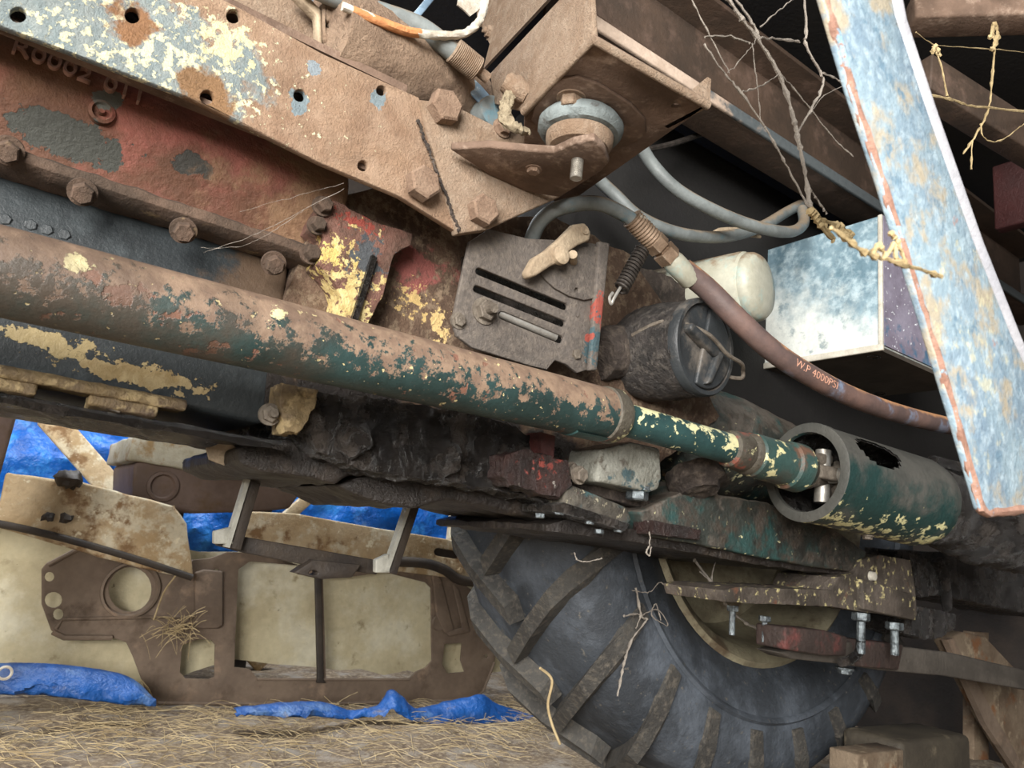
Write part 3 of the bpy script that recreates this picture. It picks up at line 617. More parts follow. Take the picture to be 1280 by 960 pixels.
def rib(a, b_, r0, r1, n):
    out = [(a, 0), (a, r0)]
    for k in range(n): out += [(a + (b_ - a) * (k + .2) / n, r0), (a + (b_ - a) * (k + .7) / n, r1)]
    return out + [(b_, r0), (b_, 0)]
dH = (hB - hA); LH = dH.length
hy = [(853, 336, .93), (885, 362, .91), (925, 402, .88), (965, 438, .86), (1010, 468, .85), (1060, 494, .85), (1120, 516, .86), (1185, 532, .88), (1260, 545, .92)]
hpts = [P(x, y, Y=q) for x, y, q in hy]
hh = tube('hydraulic_hose', hpts, px2m(13.5, P(1010, 468, Y=.85)), MT['rhose'], T, seg=18, smooth_n=8, label='brown rubber hydraulic hose printed with a pressure rating')
finish('ferrule', bm_lathe(hA, dH, rib(0, LH * .36, .0205, .0185, 9), 20), MT['brass'], hh)
finish('hex_nut', bm_lathe(hA, dH, [(LH * .36, 0), (LH * .36, .022), (LH * .48, .022), (LH * .48, .016), (LH * .52, .016), (LH * .52, .023), (LH * .66, .023), (LH * .66, 0)], 6), MT['brass'], hh, smooth=False)
finish('crimp_collar', bm_lathe(hA, dH, [(LH * .66, 0), (LH * .66, .019), (LH * .72, .021), (LH * 1.02, .021), (LH * 1.04, .0195), (LH * 1.04, 0)], 20), MT['can'], hh)
def hose_text():
    s = 'W.P 4000PSI'; path = smooth_path(hpts, 40)
    xs = []
    r = px2m(13.5, P(1010, 468, Y=.85))
    # arc length positions between the two printed pixels
    def near(px, py):
        best = min(range(len(path)), key=lambda i: (((path[i] - CAM).dot(_r) / (path[i] - CAM).dot(_f) * FPX + 640 - px) ** 2 + ((path[i] - CAM).dot(_d) / (path[i] - CAM).dot(_f) * FPX + 480 - py) ** 2)); return best
    i0, i1 = near(985, 451), near(1036, 482)
    bm = bmesh.new()
    import_me = text_mesh('hose_print', s, .021, 0, None, MT['print'], None)
    w_ = [v.co.x for v in import_me.vertices]; lo_, hi_ = min(w_), max(w_)
    bm.from_mesh(import_me); bmesh.ops.subdivide_edges(bm, edges=[e for e in bm.edges if e.calc_length() > .003], cuts=1)
    for v in bm.verts:
        t = (v.co.x - lo_) / (hi_ - lo_); f = i0 + (i1 - i0) * t; k = int(f); p = path[k].lerp(path[min(k + 1, len(path) - 1)], f - k)
        d = (path[min(k + 3, len(path) - 1)] - path[max(k - 3, 0)]).normalized()
        n_ = (-YA * .9 - XA * .55 - ZA * .1); n_ = (n_ - d * n_.dot(d)).normalized(); up = n_.cross(d)
        if up.z < 0: up = -up
        a = v.co.y / r
        v.co = p + (n_ * math.cos(a) + up * math.sin(a)) * (r + .0006)
    return finish('printed_rating', bm, MT['print'], hh, label='faded pressure rating print reading W.P 4000PSI')
hose_text()

# --- spring and its hooks
sa, sb = P(776, 362, Y=.965), P(803, 312, Y=.955)
ax = (sb - sa); s_, t_ = frame_of(ax)
coil = [sa + ax * (i / 140) + (s_ * math.cos(i / 140 * 2 * PI * 13) + t_ * math.sin(i / 140 * 2 * PI * 13)) * .0125 for i in range(141)]
spg = tube('return_spring', coil, .0028, MT['spring'], T, seg=7, label='dark coiled return spring')
tube('hook', [sa + V((0, 0, .006)), P(768, 372, Y=.965), P(764, 380, Y=.967), P(762, 372, Y=.967), P(766, 366, Y=.967)], .003, MT['steel'], spg, seg=7, smooth_n=5)

# --- black filter housing with cap
fc = P(886, 433, Y=.93); fr = px2m(62, fc)
fx = (-YA + V((.10, 0, -.02))).normalized()
fb = fc - fx * .20
flt = lathe('filter_housing', fb, fx, [(0, 0), (0, fr * .9), (.02, fr * 1.0), (.035, fr * .96), (.05, fr * 1.02), (.11, fr * 1.05), (.165, fr), (.178, fr), (.18, fr * .8), (.18, 0)], MT['filter'], T, 48, crust=(.02, .004, 40), label='black crusted filter housing with a twist cap')
cp = lathe('cap', fc - fx * .025, fx, [(0, 0), (0, fr * 1.01), (.016, fr * 1.01), (.02, fr * .98), (.02, fr * .90), (.012, fr * .88), (.012, 0)], MT['cap'], flt, 48, label='charcoal twist cap with a raised grip bar')
s1 = (XA - fx * XA.dot(fx)).normalized(); s2 = (ZA - fx * ZA.dot(fx)); s2 = (s2 - s1 * s2.dot(s1)).normalized()
gb = fc - fx * .014
seg_ = [(.86 * fr * math.cos(math.radians(a)), .86 * fr * math.sin(math.radians(a))) for a in range(84, -113, -12)]
finish('raised_half', bm_prism([gb + s1 * a + s2 * b_ for a, b_ in seg_], fx * .010), MT['cap'], flt, bevel=.004, seg=3)
tb = [(-.72, .22), (-.66, .32), (.10, .12), (.38, .02), (.44, -.14), (.16, -.16), (-.1, -.06), (-.68, .14)]
finish('grip_bar', bm_prism([gb + s1 * a * fr + s2 * b_ * fr for a, b_ in tb], fx * .020), MT['cap'], flt, bevel=.005, seg=3)
rg = [(.30, .02), (.50, -.04), (.12, -.74), (-.06, -.80), (.0, -.66)]
finish('grip_ridge', bm_prism([gb + s1 * a * fr + s2 * b_ * fr for a, b_ in rg], fx * .021), MT['cap'], flt, bevel=.005, seg=3)
wire = [fc - fx * .10 - XA * (fr * 1.02) + ZA * .01, fc - fx * .03 - XA * (fr * .9) + ZA * .032, fc + fx * .006 - XA * fr * .2 + ZA * .022, fc + fx * .008 + XA * fr * .45 - ZA * .005, fc + fx * .004 + XA * fr * .98 - ZA * .012, fc - fx * .01 + XA * fr * 1.25 - ZA * .02, fc - fx * .015 + XA * fr * 1.28 - ZA * .034, fc - fx * .03 + XA * fr * 1.0 - ZA * .036, fc - fx * .05 + XA * fr * .95 - ZA * .03]
tube('wire_bail', wire, .0042, MT['nut'], flt, seg=8, smooth_n=7)
nk = P(752, 440, Y=1.03)
tube('filter_neck', [P(745, 445, Y=1.08), P(775, 440, Y=1.09), P(810, 440, Y=1.12)], [.05, .055, .07], MT['grime_dry'], T, seg=20, smooth_n=4, crust=(.014, .005, 40))
plate('ribbed_casting', [(750, 345), (790, 330), (840, 345), (870, 370), (850, 400), (780, 402), (760, 390)], 1.10, .1, MT['grime_dry'], T, bevel=.012, crust=(.02, .004, 40))

# --- cream canister
cc = P(952, 357, Y=.98); cr = px2m(45, cc)
cx = (-YA + V((.22, 0, .02))).normalized()
lathe('cream_canister', cc - cx * .26, cx, [(0, 0), (0, cr * 1.05), (.222, cr * 1.05), (.232, cr * 1.03), (.236, cr * .96), (.240, cr * .985), (.252, cr * .96), (.262, cr * .86), (.268, cr * .5), (.270, 0)], MT['can'], T, 44, label='cream painted canister with a domed end and chipped green paint')

# --- battery box
YB = .9
c0 = P(1102, 432, Y=YB); XB = c0.x
c1 = P(942, 471, X=XB); ztop = P(1103, 270, Y=YB).z
zbx = c0.z
bxb = box('battery_box', (XB, YB, zbx), (XB + .42, c1.y, ztop), MT['boxside'], T, bevel=.004, label='blue sheet-metal battery box with light painted white on its side')
box('box_floor', (XB + .004, YB + .004, zbx - .010), (XB + .416, c1.y - .004, zbx + .002), MT['boxunder'], bxb)
box('front_panel', (XB + .006, YB - .004, zbx + .002), (XB + .414, YB + .002, ztop), MT['boxfront'], bxb)
box('bottom_hem', (XB - .005, YB - .005, zbx - .012), (XB + .004, c1.y + .004, zbx + .004), MT['hem'], bxb, bevel=.002)
for x, y in ((1092, 446), (982, 474), (1100, 492)):
    q = P(x, y, Z=zbx - .010)
    lathe('floor_hole_rim', q, -ZA, [(0, .016), (.002, .016), (.002, .012), (-.001, .011), (-.001, 0)], MT['grime'], bxb, 18)
box('side_hem', (XB - .004, YB - .004, zbx), (XB + .003, YB + .006, ztop), MT['hem'], bxb, bevel=.001)

# --- drive tube, shaft, shield
pa, pb = P(0, 339, D=.75), P(768, 521, D=1.295)
dp = (pb - pa).normalized(); pl0 = pa - dp * .45
Lp = (pb - pl0).length; rp = .0450
mt_ = lathe('drive_tube', pl0, dp, [(0, 0), (0, rp), (Lp * .3, rp), (Lp * .6, rp), (Lp - .10, rp), (Lp - .012, rp), (Lp, rp * .92), (Lp + .006, rp * .6), (Lp + .006, 0)], MT['pipe'], T, 56, label='long thick drive tube, rust brown on top and dark green below')
a0 = (pb - dp * .105)
finish('tube_collar', bm_lathe(pl0, dp, [(Lp - .034, rp * .98), (Lp - .03, rp * 1.06), (Lp - .008, rp * 1.06), (Lp + .004, rp * .95), (Lp + .004, rp * .6)], 48), MT['collar'], mt_)
bm = bm_lathe(a0, dp, [(0, rp * 1.0), (.002, rp * 1.05), (.08, rp * 1.05), (.082, rp * 1.0)], 24, 0, 1.9, s=V((0, -.5, -1)))
finish('weld_patch', bm, MT['shaft'], mt_)
q0, q1 = P(772, 522, D=1.30), P(930, 566, D=1.47)
sh = tube('propeller_shaft', [q0, q1], px2m(20, P(850, 544, D=1.38)), MT['shaft'], T, seg=40, label='dark green shaft with cream scuffs')
dq = (q1 - q0).normalized(); Lq = (q1 - q0).length
rs = px2m(20, P(850, 544, D=1.38))
lathe('shaft_collar', q0, dq, [(Lq - .05, rs), (Lq - .045, rs * 1.2), (Lq - .012, rs * 1.32), (Lq - .002, rs * 1.25), (Lq + .004, rs * 1.4), (Lq + .018, rs * 1.4), (Lq + .022, rs * 1.25)], MT['collar'], sh, 40)
q2 = P(1035, 596, D=1.58)
rv = px2m(27, P(990, 582, D=1.52))
lathe('splined_sleeve', q1, (q2 - q1), [(.015, 0), (.015, rv * .9), (.02, rv), (.11, rv * 1.0), (.115, rv * 1.12), (.15, rv * 1.15), (.155, rv), (.17, rv * .9), (.17, 0)], MT['sleeve'], sh, 40)
# shield: open fronted bell with a window over the joint
s0, s1_ = P(1008, 590, D=1.56), P(1150, 628, D=1.74)
ds = (s1_ - s0).normalized(); Ls = (s1_ - s0).length; R0 = px2m(60, P(1060, 600, D=1.6))
na, nl = 96, 40
up = (ZA - ds * ZA.dot(ds)).normalized(); sd = ds.cross(up)      # sd: across
def shield_ring(t, r, k): 
    a = 2 * PI * k / na
    return s0 + ds * t + (up * math.cos(a) + sd * math.sin(a)) * r
side = 1 if sd.dot(-YA) > 0 else -1
shd = None
for lay, rr in enumerate((R0, R0 - .004)):
    bm = bmesh.new(); grid = []
    for j in range(nl + 1):
        t = Ls * j / nl; r = rr * (1 if j < nl - 3 else 1 - .02 * (j - nl + 3))
        grid.append([bm.verts.new(shield_ring(t, r, k)) for k in range(na)])
    for j in range(nl):
        for k in range(na):
            am = ((2 * PI * (k + .5) / na + PI) % (2 * PI)) - PI; am *= side   # 0 at top, + towards the viewer
            tt = (j + .5) / nl
            if ((tt - .30) / .17) ** 2 + ((am - .95) / .38) ** 2 < 1: continue
            bm.faces.new((grid[j][k], grid[j][(k + 1) % na], grid[j + 1][(k + 1) % na], grid[j + 1][k]))
    if lay == 0: shd = finish('joint_shield', bm, MT['shield'], T, label='grey-green bell-shaped guard around the universal joint with an oval window')
    else: finish('guard_lining', bm, MT['grime'], shd)
bm = bmesh.new()
bm_lathe(s0, ds, [(-.002, R0 + .002), (-.004, R0 - .002), (-.004, R0 * .82), (.004, R0 * .80), (.008, R0 * .82), (.008, R0 - .004), (.012, R0 + .002), (-.002, R0 + .002)], 60, bm=bm)
finish('guard_lip', bm, MT['shield'], shd)
bm = bm_lathe(s0, ds, [(Ls - .02, R0 * .96), (Ls, R0 * .94), (Ls + .004, R0 * .6), (Ls + .004, 0)], 48); finish('guard_end', bm, MT['grime'], shd)
ju = lathe('universal_joint', s0 + ds * .0, ds, [(-.05, 0), (-.05, .03), (-.02, .04), (.0, .036), (.03, .025), (.07, .022), (.09, .04), (Ls, .045), (Ls, 0)], MT['nut'], T, 24, label='grey universal joint inside the round guard')
for k in range(2):
    vv = (up if k == 0 else sd)
    lathe('bearing_cup', s0 + ds * .05 - vv * .055, vv, [(0, 0), (0, .016), (.11, .016), (.11, 0)], MT['steel'], ju, 16)
    prism('yoke_ear', [s0 + ds * x + vv * y + (sd if k == 0 else up) * -.014 for x, y in ((-.03, .03), (.03, .045), (.065, .045), (.065, .028), (.03, .02), (-.03, .02))], (sd if k == 0 else up) * .028, MT['nut'], ju, bevel=.004)
bolt(shd, s0 + ds * (Ls * .52) - up * (R0 + .001), -up, .010, MT['nut']); bolt(shd, P(1163, 610, D=1.66), -YA, .008, MT['shield'], washer=False)
# dark bearing carrier behind the shield
bc = tube('bearing_carrier', [s1_ - ds * .01, s1_ + ds * .10 - ZA * .005, s1_ + ds * .22 - ZA * .01, s1_ + ds * .45 - ZA * .01], [R0 * .93, R0 * .85, R0 * 1.0, R0 * 1.0], MT['grime'], T, seg=36, smooth_n=6, crust=(.02, .008, 26), label='oil-blackened bearing carrier behind the joint guard')

# --- gearbox underside right of the housing: silver block, cover plate, axle casting
sv = plate('drain_block', [(752, 560), (790, 552), (826, 560), (828, 598), (824, 612), (812, 616), (775, 607), (745, 602)], 1.0, .10, MT['silver'], T, bevel=.007, seg=3, label='chipped silver-grey drain block with a large hex plug')
pz = P(797, 611, Y=1.025)
lathe('plug_washer', pz, -ZA, [(-.004, 0), (-.004, .026), (.003, .026), (.003, 0)], MT['oilnut'], sv, 24)
bolt(sv, pz - ZA * .003, -ZA, .021, MT['oilnut'], head=.9, washer=False, name='drain_plug')
bolt(sv, P(724, 594, Y=1.0), -YA, .0125, MT['nut'], head=.8); bolt(sv, P(714, 588, Y=1.03), -YA, .012, MT['nut'], head=.8)
plate('web_flange', [(715, 605), (730, 598), (800, 622), (826, 630), (824, 638), (800, 634), (740, 618)], 1.06, .05, MT['grime_dry'], sv, bevel=.003)
cvp = plate('cover_plate', [(706, 610), (718, 607), (784, 634), (790, 650), (784, 656), (704, 632)], 1.01, .11, MT['coverplate'], T, bevel=.004, label='oily cover plate with a row of small bolts and traces of blue paint')
plate('cover_joint', [(700, 631), (706, 628), (788, 655), (782, 664), (700, 640)], 1.005, .11, MT['grime'], cvp, bevel=.002)
zc = P(736, 652, Y=1.03).z
for x, y in ((699, 638), (675, 642), (737, 650), (773, 660), (749, 662)):
    bolt(cvp, P(x, y, Y=1.02), -ZA, .0085, MT['oilnut'], washer=False, head=.9)
gu = plate('gearbox_belly', [(688, 655), (716, 648), (800, 664), (900, 680), (1090, 712), (1090, 722), (960, 708), (860, 690), (770, 675), (688, 664)], 1.06, .40, MT['under'], T, bevel=.01, crust=(.03, .006, 22))
lathe('belly_plug', P(766, 668, Y=1.12), -ZA, [(0, 0), (0, .022), (.01, .022), (.01, .012), (.004, .012), (.004, 0)], MT['grime'], gu, 6)
axh = plate('axle_casting', [(800, 640), (850, 615), (880, 600), (900, 618), (960, 628), (1040, 660), (1085, 690), (1075, 716), (1000, 706), (900, 686), (812, 670)], 1.04, .45, MT['axle'], T, bevel=.022, seg=4, crust=(.03, .004, 22), label='scuffed green axle casting with cream paint flakes along its lower edge')
lathe('crusted_boss', P(872, 605, Y=1.03), V((0, -.4, -.9)).normalized(), [(-.03, 0), (-.03, .06), (.0, .06), (.008, .045), (.02, .04), (.02, 0)], MT['grime_dry'], axh, 28, crust=(.014, .004, 60))
plate('red_foot', [(815, 650), (840, 655), (878, 662), (875, 675), (815, 668)], 1.02, .05, MT['redboss'], axh, bevel=.005, crust=(.014, .002, 60))
tube('transmission_case', [P(770, 520, Y=1.22), P(830, 540, Y=1.22), P(900, 560, Y=1.22), P(980, 585, Y=1.22), P(1080, 625, Y=1.22)], [.09, .125, .135, .115, .10], MT['axle'], T, seg=40, smooth_n=6, crust=(.03, .004, 20), label='dusty grey-green transmission case behind the shaft')

# --- drawbar clamp
db = plate('clamp_arm', [(904, 738), (920, 734), (1040, 738), (1046, 722), (1068, 716), (1076, 700), (1100, 694), (1138, 700), (1144, 735), (1146, 770), (1085, 766), (1040, 758), (930, 754), (906, 752)], 1.03, .16, MT['clamp'], T, bevel=.006, crust=(.016, .002, 50), label='scuffed drawbar clamp arm with cream paint traces and hanging bolts')
plate('clamp_block', [(1078, 724), (1140, 742), (1146, 776), (1080, 762)], 1.015, .05, MT['clamp'], db, bevel=.004)
lathe('grease_nipple', P(1088, 720, Y=1.03), -YA, [(0, 0), (0, .012), (.012, .010), (.014, 0)], MT['hem'], db, 14)
plate('carrier_lobe', [(1136, 690), (1160, 700), (1176, 715), (1176, 745), (1146, 745)], 1.05, .1, MT['grime'], T, bevel=.01, crust=(.014, .006, 40))
tube('carrier_strap', [P(1172, 700, Y=1.04), P(1180, 720, Y=1.035), P(1182, 740, Y=1.04), P(1184, 760, Y=1.06)], .014, MT['grime'], T, seg=10, smooth_n=4, crust=(.01, .003, 60))
plate('black_block', [(1140, 756), (1196, 768), (1194, 785), (1180, 796), (1160, 800), (1130, 792), (1128, 776)], 1.06, .12, MT['grime'], T, bevel=.006, crust=(.014, .005, 40))
for x, y, ln_ in ((1076, 766, .075), (1118, 778, .06)):
    p = P(x, y, Y=1.035)
    bolt(db, p, -ZA, .021, MT['oilnut'], stud=ln_, head=.9, washer=False)
tube('bent_bolt_end', [P(1076, 800, Y=1.035), P(1074, 815, Y=1.04), P(1062, 825, Y=1.05), P(1050, 828, Y=1.06)], .011, MT['grime'], db, seg=10, smooth_n=4)
for x, y, ln_ in ((916, 757, .05), (956, 770, .045)):
    p = P(x, y, Y=1.12); bolt(db, p, -ZA, .014, MT['oilnut'], stud=ln_, head=.9, washer=False)
dwb = plate('drawbar', [(975, 816), (1030, 800), (1126, 808), (1190, 816), (1300, 842), (1300, 866), (1280, 862), (1180, 845), (1100, 838), (1050, 830), (990, 824)], 1.10, .07, MT['draw'], T, bevel=.005, label='dark flat drawbar running off to the rear')
plate('red_end', [(982, 784), (1032, 788), (1060, 796), (1058, 820), (1030, 820), (982, 812)], 1.06, .08, MT['drawred'], dwb, bevel=.005)
plate('red_middle', [(1074, 800), (1130, 806), (1124, 838), (1078, 834)], 1.08, .08, MT['drawred'], dwb, bevel=.005)
bolt(dwb, P(1056, 836, Y=1.13), -ZA, .017, MT['oilnut'], head=.6)
plate('rear_frame', [(1180, 690), (1310, 708), (1310, 775), (1300, 770), (1180, 745)], 1.15, .3, MT['grime'], T, bevel=.02, crust=(.04, .008, 18))
tube('rear_hose', [P(1165, 575, D=1.8), P(1210, 585, D=1.85), P(1290, 590, D=1.9)], .012, MT['grime'], T, seg=10, smooth_n=4)

# --- rear wheel on the far side
WC = V((1.97, 1.62, .885)); RT = .87; HW = .24
tprof = [(-HW * .62, .47), (-HW * .80, .50), (-HW * 1.0, .58), (-HW * 1.10, .67), (-HW * 1.08, .75), (-HW * .98, .81), (-HW * .86, .835), (-HW * .5, .85), (0, .855), (HW * .5, .85), (HW * .86, .835), (HW * .98, .81), (HW * 1.1, .7), (HW * 1.0, .58), (HW * .8, .50), (HW * .62, .47), (-HW * .62, .47)]
ty = lathe('tyre', WC, YA, tprof, MT['tyre'], T, 96, label='large black tractor tyre with dusty bar lugs')
lathe('bead_ring', WC, YA, [(-HW * 1.09, .640), (-HW * 1.125, .647), (-HW * 1.135, .653), (-HW * 1.10, .660)], MT['tyre'], ty, 90)
def lug_mesh(sgn):
    bm = bmesh.new(); rings = []
    path = [(-HW * 1.14, .675, -.03), (-HW * 1.13, .76, 0), (-HW * .99, .848, .04), (-HW * .80, .885, .085), (-HW * .4, .90, .17), (HW * .12, .905, .28)]
    for i, (y, r, a) in enumerate(path):
        nx = path[min(i + 1, len(path) - 1)]; pv = path[max(i - 1, 0)]
        hwid = (.034 if i < 3 else .030); dep = .05
        ring = []
        for da, dr in ((-hwid * .75, 0), (hwid * .75, 0), (hwid * 1.05, -dep), (-hwid * 1.05, -dep)):
            th = a * sgn + da / .87 ; rr = r + dr
            yy = y + (.045 if (dr < 0 and i < 2) else 0)
            rr = r if (dr < 0 and i < 2) else rr
            ring.append(bm.verts.new((rr * math.cos(th), yy, rr * math.sin(th))))
        rings.append(ring)
    for i in range(len(rings) - 1):
        for k in range(4): bm.faces.new((rings[i][k], rings[i][(k + 1) % 4], rings[i + 1][(k + 1) % 4], rings[i + 1][k]))
    bm.faces.new(rings[0][::-1]); bm.faces.new(rings[-1])
    bmesh.ops.recalc_face_normals(bm, faces=bm.faces[:])
    me = bpy.data.meshes.new('tyre_lug'); bm.to_mesh(me); bm.free(); me.materials.append(MT['lug']); return me
lm = lug_mesh(1)
lm2 = lug_mesh(1); lm2.transform(Matrix.Scale(-1, 4, YA)); lm2.flip_normals()
NLUG = 23
for k in range(NLUG):
    a = 2 * PI * k / NLUG
    link('tyre_lug', lm, MT['lug'], ty, Matrix.Translation(WC) @ Matrix.Rotation(a + .06, 4, 'Y'))
    link('tyre_lug', lm2, MT['lug'], ty, Matrix.Translation(WC) @ Matrix.Rotation(a + .06 + PI / NLUG, 4, 'Y'))
rm = lathe('wheel_rim', WC, YA, [(-HW * .70, .49), (-HW * .86, .52), (-HW * .90, .505), (-HW * .80, .475), (-HW * .55, .455), (-HW * .3, .44), (0, .42), (.02, .30), (.06, .20), (.06, 0)], MT['rim'], T, 72, label='dusty cream wheel rim')
for k in range(8):
    a = 2 * PI * k / 8; bolt(rm, WC + V((.25 * math.cos(a), .045, .25 * math.sin(a))), -YA, .018, MT['rim'])
tube('axle_shaft', [V((1.97, 1.2, .885)), V((1.97, 1.66, .885))], .09, MT['grime'], T, seg=24)

# --- blue step hanger close to the camera
YP = .28
ph = plate('step_hanger', [(960, -230), (1024, -20), (1030, 0), (1062, 108), (1099, 219), (1139, 346), (1168, 440), (1196, 532), (1226, 636), (1232, 642), (1330, 632), (1330, 560), (1265, 420), (1217, 300), (1160, 140), (1120, 20), (1112, -20), (1045, -230)], YP, .006, MT['post'], T, bevel=.0015, label='blurred pale blue angle-iron step hanger with rusty edges close to the camera')
fe = [(1045, -230), (1112, -20), (1120, 20), (1160, 140), (1217, 300), (1265, 420), (1330, 560)]
loopA = [P(x, y, Y=YP + .004) for x, y in fe]
bm = bmesh.new(); v0 = [bm.verts.new(p) for p in loopA]; v1 = [bm.verts.new(p + V((.014, -.004, .002))) for p in loopA]
v2 = [bm.verts.new(p + V((.014, .03, .002))) for p in loopA]; v3 = [bm.verts.new(p + V((0, .03, 0))) for p in loopA]
for A, B in ((v0, v1), (v1, v2), (v2, v3), (v3, v0)):
    for i in range(len(A) - 1): bm.faces.new((A[i], A[i + 1], B[i + 1], B[i]))
bm.faces.new((v0[0], v1[0], v2[0], v3[0])); bm.faces.new((v0[-1], v3[-1], v2[-1], v1[-1]))
finish('hanger_flange', bm, MT['postlight'], ph, bevel=.003)
eg = [(1030, 0), (1062, 108), (1099, 219), (1139, 346), (1168, 440), (1196, 532), (1226, 636), (1234, 641), (1330, 631)]
tube('rusty_edge', [P(x, y, Y=YP + .002) for x, y in eg], .0042, MT['postedge'], ph, seg=8, crust=(.012, .0016, 120))

# ------------------------------------------------------------------ stored things beyond the tractor
MT['creamsheet'] = mat('cream_sheet', '#c2b898', '#b0a484', 4, [dict(c='#6a5b41', sc=34, th=.70, sf=.03), dict(c='#cfc9b2', sc=3, th=.58, sf=.1), dict(c='#8d7f60', sc=12, th=.66, sf=.08)], rough=.75, bump=.2)
MT['grille'] = mat('grille_panel_brown', '#776758', '#655649', 5, [dict(c='#8a7562', sc=8, th=.62, sf=.08), dict(c='#4c3d2f', sc=6, th=.64, sf=.1)], rough=.8, bump=.2)
MT['beige'] = mat('beige_dirty', '#bfa987', '#a98f69', 5, [dict(c='#cfc3a8', sc=9, th=.55, sf=.06), dict(c='#836544', sc=10, th=.58, sf=.06), dict(c='#e2d6b8', sc=22, th=.64, sf=.04)], rough=.85, bump=.6, bsc=50)
MT['shade_rustbeige'] = mat('shaded_rusty_beige', '#7d6d5a', '#625140', 9, [dict(c='#978770', sc=14, th=.58, sf=.06), dict(c='#7a5233', sc=9, th=.6, sf=.06)], rough=.8, bump=.4)  # beige darkened to paint shade; brown patches are rust
MT['tarp'] = mat('blue_tarp', '#1b6fcf', '#1158ad', 4, [dict(c='#3f95ea', sc=6, th=.58, sf=.08), dict(c='#5f82b5', sc=5, th=.66, sf=.06)], rough=.35, bump=.35, bsc=30, bump2=2.6, bsc2=9)
MT['tarpfloor'] = mat('shaded_dusty_tarp', '#1a56a0', '#12407c', 5, [dict(c='#5b7aa3', sc=7, th=.6, sf=.1), dict(c='#857a6a', sc=12, th=.68, sf=.08)], rough=.45, bump=.35, bsc=30, bump2=2.0, bsc2=14)  # blue darkened to paint shade on the floor tarpaulin; paler layers are dust
MT['tankbrown'] = mat('tank_brown', '#6c5a51', '#59483e', 5, [dict(c='#5b4630', sc=7, th=.6, sf=.1)], rough=.6, bump=.15)
MT['lid'] = mat('pale_lid', '#b5b0a0', '#9d9680', 6, [dict(c='#8d7550', sc=9, th=.56, sf=.06)], rough=.8, bump=.4)
MT['darkiron'] = mat('dark_iron', '#3d342b', '#2a2420', 9, rough=.6, bump=.2)
MT['greyiron'] = mat('pale_strip', '#aaa99f', '#8c8a80', 12, rough=.5, bump=.2)
MT['straw'] = mat('straw', '#b5a27c', '#8d7956', 12, rough=.8, bump=0)
MT['web'] = mat('dusty_web', '#958d83', '#7d756c', 40, rough=.9, bump=.4)
MT['stalk'] = mat('dry_stalk', '#bba67c', '#94815c', 30, rough=.8)
YG = 2.95
def jitter(o, s): return o
# cream sheet that everything leans on
jag = [(560, 842), (535, 846), (510, 838), (480, 844), (450, 836), (425, 838), (395, 834), (370, 832), (340, 830), (310, 826), (290, 824)]
sheet_loop = [(-120, 630), (0, 640), (250, 690), (420, 690), (640, 720), (640, 838), (600, 842)] + jag + [(240, 840), (180, 868), (0, 866), (-120, 860)]
plate('cream_sheet', sheet_loop, YG + .10, .012, MT['creamsheet'], label='large stained cream sheet-metal panel standing behind the brown grille panel', cat='metal sheet')
# brown grille panel
gl = [(52, 712), (58, 704), (106, 680), (135, 680), (152, 690), (238, 700), (262, 698), (285, 690), (330, 692), (372, 706), (400, 708), (520, 716), (540, 712), (580, 730), (606, 752), (612, 790), (622, 806), (618, 830), (604, 866), (590, 876), (500, 881), (196, 880), (184, 868), (166, 820), (158, 803), (140, 797), (76, 797), (64, 788), (52, 755)]
hl = [circ(163, 737, 27, 28, 24), circ(62, 721, 6, 6), circ(67, 750, 11, 10), circ(73, 768, 6.5, 7),
      [(298, 712), (312, 702), (330, 703), (382, 708), (372, 718), (394, 722), (400, 848), (322, 848), (312, 836), (293, 834)],
      [(404, 724), (440, 721), (480, 715), (532, 728), (539, 735), (540, 826), (533, 834), (520, 840), (512, 848), (408, 848)],
      [(228, 806), (250, 799), (264, 800), (269, 806), (268, 846), (260, 849), (232, 848), (225, 840)],
      [(556, 805), (578, 804), (576, 825), (581, 840), (560, 842), (553, 830)], circ(596, 760, 7, 18, 12), circ(271, 714, 3), circ(608, 820, 2)]
gp = plate('grille_panel', gl, YG, .010, MT['grille'], None, hl, bevel=.002, label='brown stamped vehicle grille panel with headlamp holes standing on the straw', cat='body panel')
def rr(pts, Y, r, name, m=MT['grille']): return tube(name, [P(x, y, Y=Y) for x, y in pts], r, m, gp, seg=8)
lathe('lamp_ring', P(163, 737, Y=YG), -YA, [(0, .083), (-.0, .095), (.012, .094), (.014, .086), (.0, .080), (-.01, .080)], MT['grille'], gp, 32)
rr([(60, 706), (106, 682), (136, 682), (154, 693), (240, 703)], YG - .004, .008, 'rolled_edge')
rr([(70, 786), (78, 774), (215, 771), (240, 772)], YG - .002, .006, 'stamped_ridge')
rr([(66, 790), (80, 797), (140, 797)], YG - .004, .009, 'rolled_edge')
plate('stamped_box', [(244, 716), (256, 712), (279, 714), (279, 782), (272, 786), (244, 786)], YG - .02, .022, MT['grille'], gp, bevel=.006)
rr([(321, 849), (408, 849.5), (512, 849.5)], YG - .003, .005, 'rolled_edge')
rr([(197, 879), (400, 880), (590, 875), (604, 864), (618, 828)], YG - .002, .006, 'rolled_edge')
plate('centre_strut', [(394, 716), (402, 716), (405, 850), (408, 854), (396, 854), (397, 846)], YG - .016, .014, MT['darkiron'], gp, bevel=.003)
plate('stamped_brace', [(540, 714), (552, 724), (568, 788), (556, 792), (546, 770)], YG - .014, .016, MT['grille'], gp, bevel=.005)
plate('stamped_brace', [(566, 730), (574, 736), (588, 790), (562, 796), (556, 790), (578, 784)], YG - .012, .014, MT['grille'], gp, bevel=.004)
lathe('round_boss', P(548, 778, Y=YG), -YA, [(0, 0), (0, .035), (.012, .032), (.012, 0)], MT['grille'], gp, 20)
